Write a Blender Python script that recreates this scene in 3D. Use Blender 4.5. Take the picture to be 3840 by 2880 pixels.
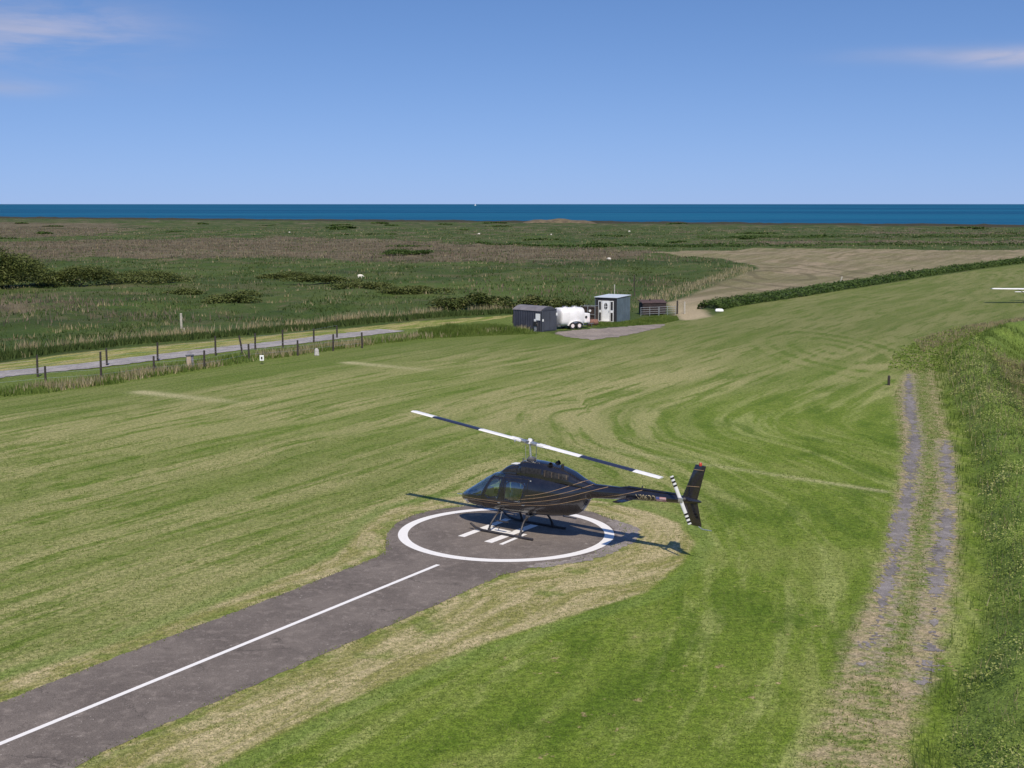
import bpy, bmesh, math, random
import numpy as np
from mathutils import Vector, Matrix
from mathutils.bvhtree import BVHTree
from mathutils.geometry import tessellate_polygon

for o in list(bpy.data.objects):
    bpy.data.objects.remove(o, do_unlink=True)
SC = bpy.context.scene
COL = SC.collection
R = math.radians

# ------------------------------------------------------------------ camera, sky, sun, exposure
cam_d = bpy.data.cameras.new('camera')
cam_d.sensor_width = 36.0
cam_d.lens = 45.94
cam_d.clip_start = 0.5
cam_d.clip_end = 120000
cam = bpy.data.objects.new('camera', cam_d)
cam.location = (0, 0, 11.15)
cam.rotation_euler = (R(90 - 7.843), 0, 0)
COL.objects.link(cam)
SC.camera = cam

SUN_EL, SUN_POS = 50.0, Vector((0.105, -0.635, 0.766)).normalized()
W = bpy.data.worlds.new('World'); SC.world = W; W.use_nodes = True
nt = W.node_tree; nt.nodes.clear()
wout = nt.nodes.new('ShaderNodeOutputWorld'); wbg = nt.nodes.new('ShaderNodeBackground')
sky = nt.nodes.new('ShaderNodeTexSky'); sky.sky_type = 'NISHITA'; sky.sun_disc = False
sky.sun_elevation = R(SUN_EL); sky.sun_rotation = math.atan2(SUN_POS.x, SUN_POS.y)
sky.altitude = 0; sky.air_density = 1.0; sky.dust_density = 0.2; sky.ozone_density = 1.4
wbg.inputs[1].default_value = 0.112
SKYNODES = (nt, wout, wbg, sky)

sun_d = bpy.data.lights.new('sun', 'SUN'); sun_d.energy = 5.0; sun_d.angle = R(0.55); sun_d.color = (1.0, 0.885, 0.71)
sun = bpy.data.objects.new('sun', sun_d); COL.objects.link(sun)
sun.rotation_euler = SUN_POS.to_track_quat('Z', 'Y').to_euler()
sun.location = (20, -60, 80)
SC.view_settings.view_transform = 'Standard'; SC.view_settings.look = 'None'
SC.view_settings.gamma = 1.0; SC.view_settings.exposure = -0.15; SC.view_settings.use_curve_mapping = False


SC.cycles.max_bounces = 5; SC.cycles.diffuse_bounces = 2; SC.cycles.glossy_bounces = 3; SC.cycles.transparent_max_bounces = 8


# ------------------------------------------------------------------ node helpers
class N:
    """tiny wrapper: expressions over shader nodes"""
    def __init__(s, nt): s.nt = nt
    def new(s, t, **kw):
        n = s.nt.nodes.new(t)
        for k, v in kw.items(): setattr(n, k, v)
        return n
    def put(s, sock, v):
        if isinstance(v, bpy.types.NodeSocket): s.nt.links.new(v, sock)
        elif v is not None:
            if sock.type == 'RGBA' and len(v) == 3: v = (*v, 1)
            sock.default_value = v
    def math(s, op, a, b=None, c=None, clamp=False):
        n = s.new('ShaderNodeMath', operation=op, use_clamp=clamp)
        s.put(n.inputs[0], a)
        if b is not None: s.put(n.inputs[1], b)
        if c is not None: s.put(n.inputs[2], c)
        return n.outputs[0]
    def add(s, a, b): return s.math('ADD', a, b)
    def mul(s, a, b): return s.math('MULTIPLY', a, b)
    def vmath(s, op, a, b):
        n = s.new('ShaderNodeVectorMath', operation=op); s.put(n.inputs[0], a); s.put(n.inputs[1], b); return n.outputs[0]
    def mix(s, f, a, b, mode='MIX'):
        n = s.new('ShaderNodeMix', data_type='RGBA', blend_type=mode)
        s.put(n.inputs[0], f); s.put(n.inputs[6], a); s.put(n.inputs[7], b); return n.outputs[2]
    def noise(s, vec, scale, detail=4, rough=0.55, dist=0.0):
        n = s.new('ShaderNodeTexNoise'); s.put(n.inputs['Vector'], vec)
        n.inputs['Scale'].default_value = scale; n.inputs['Detail'].default_value = detail
        n.inputs['Roughness'].default_value = rough; n.inputs['Distortion'].default_value = dist
        return n.outputs[0]
    def remap(s, v, a, b, c=0.0, d=1.0, smooth=True):
        n = s.new('ShaderNodeMapRange'); n.interpolation_type = 'SMOOTHSTEP' if smooth else 'LINEAR'
        s.put(n.inputs[0], v)
        for i, x in enumerate((a, b, c, d)): n.inputs[1 + i].default_value = x
        return n.outputs[0]
    def attr(s, name, out=2):
        n = s.new('ShaderNodeAttribute'); n.attribute_name = name; return n.outputs[out]
    def pos(s): return s.new('ShaderNodeNewGeometry').outputs['Position']
    def obj(s): return s.new('ShaderNodeTexCoord').outputs['Object']
    def scale(s, v, sx, sy, sz): return s.vmath('MULTIPLY', v, (sx, sy, sz))
    def sep(s, v):
        n = s.new('ShaderNodeSeparateXYZ'); s.put(n.inputs[0], v); return n.outputs
    def comb(s, x, y, z):
        n = s.new('ShaderNodeCombineXYZ')
        for i, q in enumerate((x, y, z)): s.put(n.inputs[i], q)
        return n.outputs[0]
    def bump(s, h, strength, dist):
        n = s.new('ShaderNodeBump'); n.inputs['Strength'].default_value = strength; n.inputs['Distance'].default_value = dist
        s.put(n.inputs['Height'], h); return n.outputs[0]


def material(name):
    m = bpy.data.materials.new(name); m.use_nodes = True
    nt = m.node_tree
    return m, N(nt), nt.nodes['Principled BSDF']


def simple(name, col, rough=0.6, metal=0.0, vary=0.25, scale=6.0, bump=0.0, coat=0.0, spec=0.5):
    """principled paint with a little procedural unevenness"""
    m, n, p = material(name)
    t = n.noise(n.obj(), scale, 5, 0.6)
    c = n.mix(n.remap(t, 0.3, 0.7), tuple(x * (1 - vary) for x in col), tuple(min(1, x * (1 + vary)) for x in col))
    n.put(p.inputs['Base Color'], c)
    n.put(p.inputs['Roughness'], n.remap(n.noise(n.obj(), scale * 2.3, 4), 0.3, 0.7, max(0.02, rough - 0.08), min(1, rough + 0.08)))
    p.inputs['Metallic'].default_value = metal
    p.inputs['Specular IOR Level'].default_value = spec
    if coat: p.inputs['Coat Weight'].default_value = coat; p.inputs['Coat Roughness'].default_value = 0.04
    if bump: n.put(p.inputs['Normal'], n.bump(t, bump, 0.02))
    return m


# clouds and sky tint in the world
def build_sky():
    nt, out, bg, sky = SKYNODES
    n = N(nt)
    d = nt.nodes.new('ShaderNodeTexCoord').outputs['Generated']
    x, y, z = n.sep(d)[:3]
    zz = n.math('MAXIMUM', z, 0.0)
    # the clear marine air keeps the blue down to the horizon: look the sky model up a little higher
    up = n.comb(x, y, n.add(n.mul(zz, 1.45), 0.18))
    vn = n.new('ShaderNodeVectorMath', operation='NORMALIZE'); n.put(vn.inputs[0], up); n.put(sky.inputs[0], vn.outputs[0])
    col = sky.outputs[0]
    hs = n.new('ShaderNodeHueSaturation'); n.put(hs.inputs['Color'], col)
    hs.inputs['Hue'].default_value = 0.509; hs.inputs['Saturation'].default_value = 1.24; hs.inputs['Value'].default_value = 1.46
    col = hs.outputs[0]
    col = n.mix(n.mul(n.math('EXPONENT', n.mul(zz, -16.0)), 0.62), col, (3.55, 4.35, 6.9))
    # thin fair-weather wisps: noise stretched along the horizon, gathered in a few banks all round the sky
    v = n.comb(n.mul(x, 5.0), n.mul(y, 5.0), n.mul(zz, 26.0))
    wv = n.noise(v, 1.7, 8, 0.62, 0.5)
    bank = n.noise(n.comb(n.mul(x, 2.2), n.mul(y, 2.2), n.mul(zz, 9.0)), 1.0, 2, 0.5)
    def puff(cx, cz, sx, sz):
        a = n.math('POWER', n.math('DIVIDE', n.math('SUBTRACT', x, cx), sx), 2.0)
        b = n.math('POWER', n.math('DIVIDE', n.math('SUBTRACT', z, cz), sz), 2.0)
        e = n.math('EXPONENT', n.mul(n.add(a, b), -1.0))
        return n.mul(e, n.math('GREATER_THAN', y, 0.0))
    p1 = puff(-0.335, 0.119, 0.075, 0.024)
    p2 = puff(0.352, 0.1015, 0.042, 0.0062)
    p2b = puff(0.29, 0.105, 0.05, 0.005)
    p3 = puff(-0.36, 0.080, 0.04, 0.005)
    far = n.mul(n.remap(bank, 0.62, 0.78), n.remap(z, 0.2, 0.35))
    m1 = n.mul(p1, n.remap(wv, 0.30, 0.66))
    m2 = n.mul(p2, n.remap(wv, 0.20, 0.55))
    m = n.add(n.mul(m1, 0.62), n.add(n.mul(m2, 0.70), n.add(n.mul(n.mul(p2b, wv), 0.35), n.add(n.mul(n.mul(p3, wv), 0.5), n.mul(n.mul(far, wv), 0.5)))))
    m = n.math('MINIMUM', m, 0.8)
    # cloud colour drifts at random between lavender grey and a paler pinkish tone
    ccol = n.mix(n.remap(n.noise(v, 3.0, 3), 0.35, 0.65), (4.6, 4.7, 6.0), (5.8, 5.5, 6.6))
    col = n.mix(m, col, ccol)
    nt.links.new(col, bg.inputs[0]); nt.links.new(bg.outputs[0], out.inputs[0])
build_sky()


# ------------------------------------------------------------------ mesh helpers
def link(name, me, mat=None, parent=None, smooth=False):
    o = bpy.data.objects.new(name, me); COL.objects.link(o)
    if mat is not None and len(me.materials) == 0: me.materials.append(mat)
    if parent is not None: o.parent = parent
    if smooth: me.polygons.foreach_set('use_smooth', [True] * len(me.polygons))
    return o


def tag(o, label, cat, group=None, kind=None):
    o['label'] = label
    if cat: o['category'] = cat
    if group: o['group'] = group
    if kind: o['kind'] = kind
    return o


def struct(o, kind='structure', label=None):
    o['kind'] = kind
    if label: o['label'] = label
    return o


def empty(name, loc, rz, label, cat, group=None):
    o = bpy.data.objects.new(name, None); o.empty_display_size = 0.2
    COL.objects.link(o); o.location = loc; o.rotation_euler = (0, 0, rz)
    return tag(o, label, cat, group)


def np_mesh(name, V, F, tint=None):
    """mesh from numpy arrays; F is (n,3) or (n,4)"""
    me = bpy.data.meshes.new(name)
    V = np.asarray(V, dtype=np.float32); F = np.asarray(F, dtype=np.int32)
    k = F.shape[1]
    me.vertices.add(len(V)); me.vertices.foreach_set('co', V.ravel())
    me.loops.add(F.size); me.loops.foreach_set('vertex_index', F.ravel())
    me.polygons.add(len(F)); me.polygons.foreach_set('loop_start', np.arange(0, F.size, k, dtype=np.int32))
    if tint is not None:
        a = me.attributes.new('tint', 'FLOAT', 'POINT'); a.data.foreach_set('value', np.asarray(tint, dtype=np.float32))
    me.update(); me.validate()
    return me


class MB:
    def __init__(s): s.v = []; s.f = []
    def add(s, V, F):
        b = len(s.v); s.v += [tuple(p) for p in V]; s.f += [tuple(i + b for i in f) for f in F]; return s
    def box(s, c, size, rz=0.0, taper=1.0, M=None):
        hx, hy, hz = [q / 2 for q in size]; V = []
        for z in (-1, 1):
            t = taper if z > 0 else 1
            for sx, sy in ((-1, -1), (1, -1), (1, 1), (-1, 1)):
                p = Vector((sx * hx * t, sy * hy * t, z * hz))
                if M is not None: p = M @ p
                p.rotate(Matrix.Rotation(rz, 3, 'Z')); V.append(p + Vector(c))
        return s.add(V, [(3, 2, 1, 0), (4, 5, 6, 7), (0, 1, 5, 4), (1, 2, 6, 5), (2, 3, 7, 6), (3, 0, 4, 7)])
    def tube(s, pts, rad, n=8, cap=True):
        pts = [Vector(p) for p in pts]; m = len(pts)
        if not hasattr(rad, '__len__'): rad = [rad] * m
        V = []; up = None
        for i, p in enumerate(pts):
            t = (pts[min(i + 1, m - 1)] - pts[max(i - 1, 0)]).normalized()
            if up is None: up = t.orthogonal().normalized()
            up = (up - t * up.dot(t))
            up = up.normalized() if up.length > 1e-6 else t.orthogonal().normalized()
            b = t.cross(up)
            for k in range(n):
                a = 2 * math.pi * k / n; V.append(p + (up * math.cos(a) + b * math.sin(a)) * rad[i])
        F = [(i * n + k, i * n + (k + 1) % n, (i + 1) * n + (k + 1) % n, (i + 1) * n + k) for i in range(m - 1) for k in range(n)]
        if cap: F += [tuple(reversed(range(n))), tuple((m - 1) * n + k for k in range(n))]
        return s.add(V, F)
    def loft(s, rings, cap=True, closed=True):
        n = len(rings[0]); V = [p for r in rings for p in r]
        e = n if closed else n - 1
        F = [(i * n + k, i * n + (k + 1) % n, (i + 1) * n + (k + 1) % n, (i + 1) * n + k) for i in range(len(rings) - 1) for k in range(e)]
        if cap: F += [tuple(reversed(range(n))), tuple((len(rings) - 1) * n + k for k in range(n))]
        return s.add(V, F)
    def prism(s, poly, ax, d0, d1):
        """polygon in the two axes other than ax, extruded along ax from d0 to d1"""
        def mk(p, d):
            q = list(p); q.insert(ax, d); return tuple(q)
        n = len(poly); V = [mk(p, d0) for p in poly] + [mk(p, d1) for p in poly]
        return s.add(V, [tuple(range(n - 1, -1, -1)), tuple(range(n, 2 * n))] + [(i, (i + 1) % n, n + (i + 1) % n, n + i) for i in range(n)])
    def mesh(s, name, fn=None):
        me = bpy.data.meshes.new(name)
        me.from_pydata([fn(p) for p in s.v] if fn else s.v, [], s.f); me.update()
        bm = bmesh.new(); bm.from_mesh(me); bmesh.ops.recalc_face_normals(bm, faces=bm.faces); bm.to_mesh(me); bm.free()
        return me
    def build(s, name, mat, parent=None, smooth=False, fn=None, bevel=0.0):
        o = link(name, s.mesh(name, fn), mat, parent, smooth)
        if bevel:
            b = o.modifiers.new('bevel', 'BEVEL'); b.width = bevel; b.segments = 2; b.limit_method = 'ANGLE'; b.angle_limit = R(40)
        if smooth:
            try:
                o.data.set_sharp_from_angle(angle=R(42))
            except Exception: pass
        return o


def copy_tree(o, parent=None):
    c = o.copy(); COL.objects.link(c); c.parent = parent
    for ch in list(o.children): copy_tree(ch, c)
    return c


# signed distances on the ground plane ---------------------------------------------------------
def seg_dist(P, A, B):
    d = B - A; L2 = max(1e-9, (d * d).sum())
    t = np.clip(((P - A) @ d) / L2, 0, 1)
    Q = P - (A + t[:, None] * d)
    return np.sqrt((Q * Q).sum(1)), t

def dist_line(P, pts):
    """unsigned distance, arc length of nearest point, signed distance (left of travel positive)"""
    pts = np.asarray(pts, float); best = np.full(len(P), 1e9); s = np.zeros(len(P)); sg = np.ones(len(P)); acc = 0
    for i in range(len(pts) - 1):
        A, B = pts[i], pts[i + 1]; d, t = seg_dist(P, A, B); L = np.linalg.norm(B - A)
        cr = (B[0] - A[0]) * (P[:, 1] - A[1]) - (B[1] - A[1]) * (P[:, 0] - A[0])
        m = d < best - 1e-9
        best = np.where(m, d, best); s = np.where(m, acc + t * L, s); sg = np.where(m, np.sign(cr), sg); acc += L
    return best, s, best * sg

def sd_poly(P, pts):
    pts = np.asarray(pts, float); n = len(pts); best = np.full(len(P), 1e9); ins = np.zeros(len(P), bool)
    for i in range(n):
        A, B = pts[i], pts[(i + 1) % n]
        d, _ = seg_dist(P, A, B); best = np.minimum(best, d)
        c = ((A[1] > P[:, 1]) != (B[1] > P[:, 1])) & (P[:, 0] < (B[0] - A[0]) * (P[:, 1] - A[1]) / (B[1] - A[1] + 1e-12) + A[0])
        ins ^= c
    return np.where(ins, -best, best)

def sstep(a, b, x):
    t = np.clip((x - a) / (b - a), 0, 1); return t * t * (3 - 2 * t)

_rs = np.random.RandomState(7)
_PW = [(_rs.uniform(-1, 1, 2) * 0.5, _rs.uniform(0, 6.28)) for _ in range(24)]
def wob(P, scale, seed=0):
    """smooth pseudo noise in about -1..1"""
    r = np.random.RandomState(seed); out = np.zeros(len(P)); amp = 1.0; tot = 0
    for o in range(4):
        for k in range(4):
            a = r.uniform(0, 6.283); w = 2 * math.pi / (scale / 1.9 ** o) * r.uniform(0.7, 1.3)
            out += amp * np.sin(P[:, 0] * math.cos(a) * w + P[:, 1] * math.sin(a) * w + r.uniform(0, 6.28)); tot += amp * 0.5
        amp *= 0.55
    return out / tot


# ------------------------------------------------------------------ where things lie (metres; camera above the origin, north = +Y)
TARMAC = [(-10.2, 30.6), (-8.6, 33.3), (-6.7, 36.4), (-5.0, 39.3), (-4.05, 40.9), (-4.2, 42.3), (-4.3, 43.7), (-4.0, 45.3), (-3.4, 46.5), (-2.5, 47.3), (-0.8, 48.0), (1.1, 48.0), (2.7, 47.0), (3.75, 45.4), (3.95, 43.8), (3.4, 41.7), (2.3, 40.4), (0.9, 39.5), (-0.4, 38.4), (-0.9, 37.5), (-2.6, 34.7), (-4.7, 31.5), (-6.4, 28.7), (-7.9, 26.4), (-9.3, 23.9), (-20.4, 5.6), (-24.0, 8.0), (-12.9, 25.9)]
TANOUT = [(-17.2, 5.9), (-6.4, 24.1), (-5.8, 25.0), (-4.2, 27.6), (-2.8, 29.6), (-1.2, 31.7), (1.2, 34.1), (3.9, 36.7), (5.4, 39.9), (6.1, 42.4), (5.9, 45.0), (5.0, 46.7), (3.7, 48.2), (1.1, 49.6), (-1.0, 49.6), (-2.8, 48.9), (-4.4, 47.2), (-5.1, 44.7), (-5.6, 40.8), (-7.2, 37.5), (-9.9, 32.5), (-12.2, 29.3), (-25.5, 8.0)]
CENTRE = [(-2.3, 39.6), (-10.7, 25.9), (-19.0, 12.3)]
GRASSLINE = [(-60, 58), (-45, 66), (-29.7, 74.9), (-25.7, 79.2), (-21.5, 87.7), (-15.5, 97.3), (-8.6, 107.4), (-1.4, 112.5), (2.2, 115.0)]
LANE = [(-70, 46), (-50, 69), (-34.8, 83.5), (-33.9, 85.8), (-31.5, 87.9), (-28.8, 91.1), (-25.8, 95.5), (-21.9, 101.0), (-17.6, 106.3), (-13.8, 112.0), (-10.6, 116.0)]
YELLOWTOP = [(-80, 55), (-55, 75), (-37.8, 90.8), (-36.7, 93.0), (-31.9, 98.9), (-26.4, 104.9), (-20.2, 112.5), (-14.6, 118.4), (-10.0, 124.6), (-4.8, 128.1), (0.2, 130.8), (6, 131.5)]
APRON = [(3.5, 112.6), (5.6, 108.5), (7.3, 107.3), (13.2, 117.6), (14.8, 122.6), (12.6, 121.0), (10.0, 119.2), (7.7, 117.3), (4.6, 115.4)]
DIRT = [(31.7, 305.8), (62.4, 331.4), (130.8, 321.3), (180, 330), (150, 300), (112.6, 276.5), (69.7, 220.7), (46.1, 187.8), (32.0, 166.1), (22.8, 151.7), (20.5, 139.5), (19.8, 130.3), (17.2, 126.1), (16.2, 127.1), (17.0, 137.1), (17.5, 148.1), (21.9, 161.0), (30.2, 187.8), (43.1, 228.6), (44.9, 242.6), (43.6, 271.8)]
HEDGE = [(20.9, 139.0), (25.8, 147.4), (33.2, 157.7), (42.1, 171.5), (52.8, 187.8), (65.6, 207.6), (80.3, 228.6), (99.3, 254.3), (130, 292)]
RUT_L = [(26.3, 86.0), (25.7, 84.1), (22.5, 73.2), (20.3, 65.4), (18.9, 60.2), (17.0, 54.8), (15.6, 50.2), (14.2, 46.4), (13.0, 43.0), (12.1, 40.1), (11.1, 37.6), (10.2, 34.9), (9.4, 32.8), (8.5, 30.6)]
RUT_R = [(20.6, 61.2), (20.3, 60.2), (18.6, 54.8), (17.2, 50.2), (15.8, 46.4), (14.9, 43.7), (13.7, 40.7), (12.8, 38.1), (12.0, 35.8), (11.0, 33.0), (10.0, 30.2), (9.3, 28.7)]
TRACKZONE = [(30.2, 97.3), (22.7, 76.8), (17.6, 57.9), (13.6, 45.7), (11.0, 38.1), (8.7, 32.6), (7.3, 28.7), (5.9, 25.2), (2.0, 15.0), (4.8, 15.0), (8.3, 26.1), (9.5, 28.7), (11.2, 32.6), (13.4, 38.1), (16.0, 45.7), (20.0, 57.9), (24.3, 73.2), (30.3, 93.0)]
BANK = [(52, 128), (43, 117), (36.5, 106.0), (31.2, 95.8), (24.6, 73.2), (20.3, 57.9), (16.3, 45.7), (13.8, 38.1), (11.7, 32.6), (9.8, 28.7), (8.7, 26.1), (5.2, 15.0), (2, 5)]
FIELD = [(-140, -120), (-140, 20)] + GRASSLINE + [(3.6, 112), (14.8, 123.4), (17.0, 126.3), (20.4, 131.0), (24.5, 142.5), (33, 154.5), (42.5, 169), (53.5, 185), (66.5, 204.5), (81, 225), (100, 250), (131, 288), (330, 520), (420, 300), (300, -120)]
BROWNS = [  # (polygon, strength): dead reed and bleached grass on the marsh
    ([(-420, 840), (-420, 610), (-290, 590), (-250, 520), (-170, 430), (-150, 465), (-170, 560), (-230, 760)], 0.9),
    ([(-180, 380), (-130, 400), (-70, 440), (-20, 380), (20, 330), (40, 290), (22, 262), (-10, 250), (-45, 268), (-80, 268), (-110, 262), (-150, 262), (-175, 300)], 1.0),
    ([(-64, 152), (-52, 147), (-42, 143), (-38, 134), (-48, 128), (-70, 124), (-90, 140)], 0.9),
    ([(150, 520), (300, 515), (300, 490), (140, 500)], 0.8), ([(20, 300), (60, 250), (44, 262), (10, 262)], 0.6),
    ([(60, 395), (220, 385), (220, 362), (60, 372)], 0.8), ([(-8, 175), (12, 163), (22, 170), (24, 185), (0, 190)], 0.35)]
COAST = [(-2600, 2420), (-424, 1100), (-150, 925), (0, 845), (263, 685), (900, 330), (1800, -170)]


# ------------------------------------------------------------------ ground sheet
def ground_z(P):
    """terrain height: flat airfield, uneven marsh, a leafy bank beside the rutted track, beach falling to the sea"""
    z = np.zeros(len(P))
    sdf = sd_poly(P, FIELD)
    marsh = sstep(3, 30, sdf) * (P[:, 1] > 60)
    z += marsh * (0.30 * wob(P, 38, 3) + 0.22 * wob(P, 11, 4))
    _, _, b = dist_line(P, BANK)                        # positive on the far (east) side
    z += sstep(0.2, 1.8, b) * (0.62 + 0.34 * wob(P, 7, 5)) - sstep(2.4, 5.0, b) * (1.35 + 0.3 * wob(P, 13, 6)) + sstep(6, 10, b) * 0.9
    _, _, c = dist_line(P, COAST)                       # positive seaward
    z += sstep(-40, -12, c) * 0.9 * (0.8 + 0.35 * wob(P, 60, 8)) - sstep(-10, 14, c) * 4.0
    return z

def build_ground():
    ys = [-140, -100, -70, -45, -25, -12, -4]
    y = 2.0
    while y < 1250:
        ys.append(y); y += 0.22 if y < 52 else (0.35 if y < 75 else max(0.35, y * 0.0075))
    ys += [1300, 1500, 1900, 2400]
    ks = np.concatenate([-np.geomspace(9, 0.56, 26)[:-1], np.linspace(-0.56, 0.56, 290), np.geomspace(0.56, 9, 26)[1:]])
    ys = np.array(ys); nx, ny = len(ks), len(ys)
    Y = np.repeat(ys, nx); X = np.tile(ks, ny) * np.maximum(Y, 22)
    P = np.c_[X, Y]
    Z = ground_z(P)
    idx = np.arange(nx * ny).reshape(ny, nx)
    F = np.stack([idx[:-1, :-1], idx[:-1, 1:], idx[1:, 1:], idx[1:, :-1]], -1).reshape(-1, 4)
    _, _, c = dist_line(P, COAST)
    keep = (c[F] < 60).any(1); F = F[keep]
    me = np_mesh('ground', np.c_[X, Y, Z], F)
    def at(name, v):
        a = me.attributes.new(name, 'FLOAT', 'POINT'); a.data.foreach_set('value', np.clip(v, -30, 30).astype(np.float32))
    at('d_tar', sd_poly(P, TARMAC)); at('d_tan', sd_poly(P, TANOUT)); at('d_field', sd_poly(P, FIELD))
    at('d_dirt', sd_poly(P, DIRT)); at('d_track', sd_poly(P, TRACKZONE))
    _, _, b = dist_line(P, BANK); at('d_bank', b)
    _, _, yl = dist_line(P, YELLOWTOP); _, _, gl = dist_line(P, GRASSLINE)
    at('d_cut', np.maximum(yl, -gl) * np.where(P[:, 0] < 8, 1, 0) + np.where(P[:, 0] < 8, 0, 9))
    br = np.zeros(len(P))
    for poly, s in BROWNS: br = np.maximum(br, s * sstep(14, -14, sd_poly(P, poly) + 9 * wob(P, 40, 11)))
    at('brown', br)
    hd, hs, hsg = dist_line(P, HEDGE); at('d_hedge', hd)
    at('d_rut', np.minimum(dist_line(P, RUT_L)[0], dist_line(P, RUT_R)[0]))
    # mowing lines: straight swathes along the strip, turning in a chevron east of the helipad
    a = R(62.0); dA = np.array([math.cos(a), math.sin(a)]); nA = np.array([-dA[1], dA[0]])
    phiA = P @ nA + 0.9 * wob(P, 60, 21); psiA = P @ dA
    arm2 = [(4.3, 69.0), (4.9, 61.0), (7.3, 55.8), (8.9, 47.9), (8.8, 40.7), (7.5, 33.7), (6.1, 28.2), (2.5, 18.0)]
    _, _, s2 = dist_line(P, arm2); s2 = -s2                     # positive west of the arm
    s1 = (P - np.array([4.3, 69.0])) @ nA
    k = 1.2; phiB = np.logaddexp(s1 * k, s2 * k) / k
    # a looped turn in the far field and one at the west side, as a mower leaves them
    wB = sstep(9, 2, phiB) * sstep(96, 84, P[:, 1])
    for nm, v in (('phiA', phiA), ('psiA', psiA), ('phiB', phiB)):
        at_ = me.attributes.new(nm, 'FLOAT', 'POINT'); at_.data.foreach_set('value', v.astype(np.float32))
    at('wB', wB)
    c1 = np.hypot((P[:, 0] - 24.9) * 0.95, (P[:, 1] - 100.5) * 0.30); at('curl', np.where(c1 < 29, c1, 29))
    c2 = np.hypot((P[:, 0] + 17.7), (P[:, 1] - 52.9) * 0.45); at('curl2', np.where(c2 < 29, c2, 29))
    c3 = np.hypot(P[:, 0] - 42.0, (P[:, 1] - 205.0) * 0.34); at('curl3', np.where(c3 < 29, c3, 29))
    ln = np.zeros(len(P))
    for a_, b_, w, f0, f1 in (((-11.6, 92.1), (-4.8, 87.2), 0.55, 1.0, 0.1), ((-22.2, 77.4), (-14.5, 72.6), 0.6, 1.0, 0.1), ((4.5, 58.9), (14.6, 50.1), 0.22, 0.25, 0.75)):
        d, t = seg_dist(P, np.array(a_), np.array(b_)); ln = np.maximum(ln, np.exp(-(d / w) ** 2) * (f0 + (f1 - f0) * t))
    at('line', ln)
    _, _, cc = dist_line(P, COAST); at('d_coast', cc * 0.25)
    _, _, la = dist_line(P, LANE); at('lane_s', la)
    return me

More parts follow.
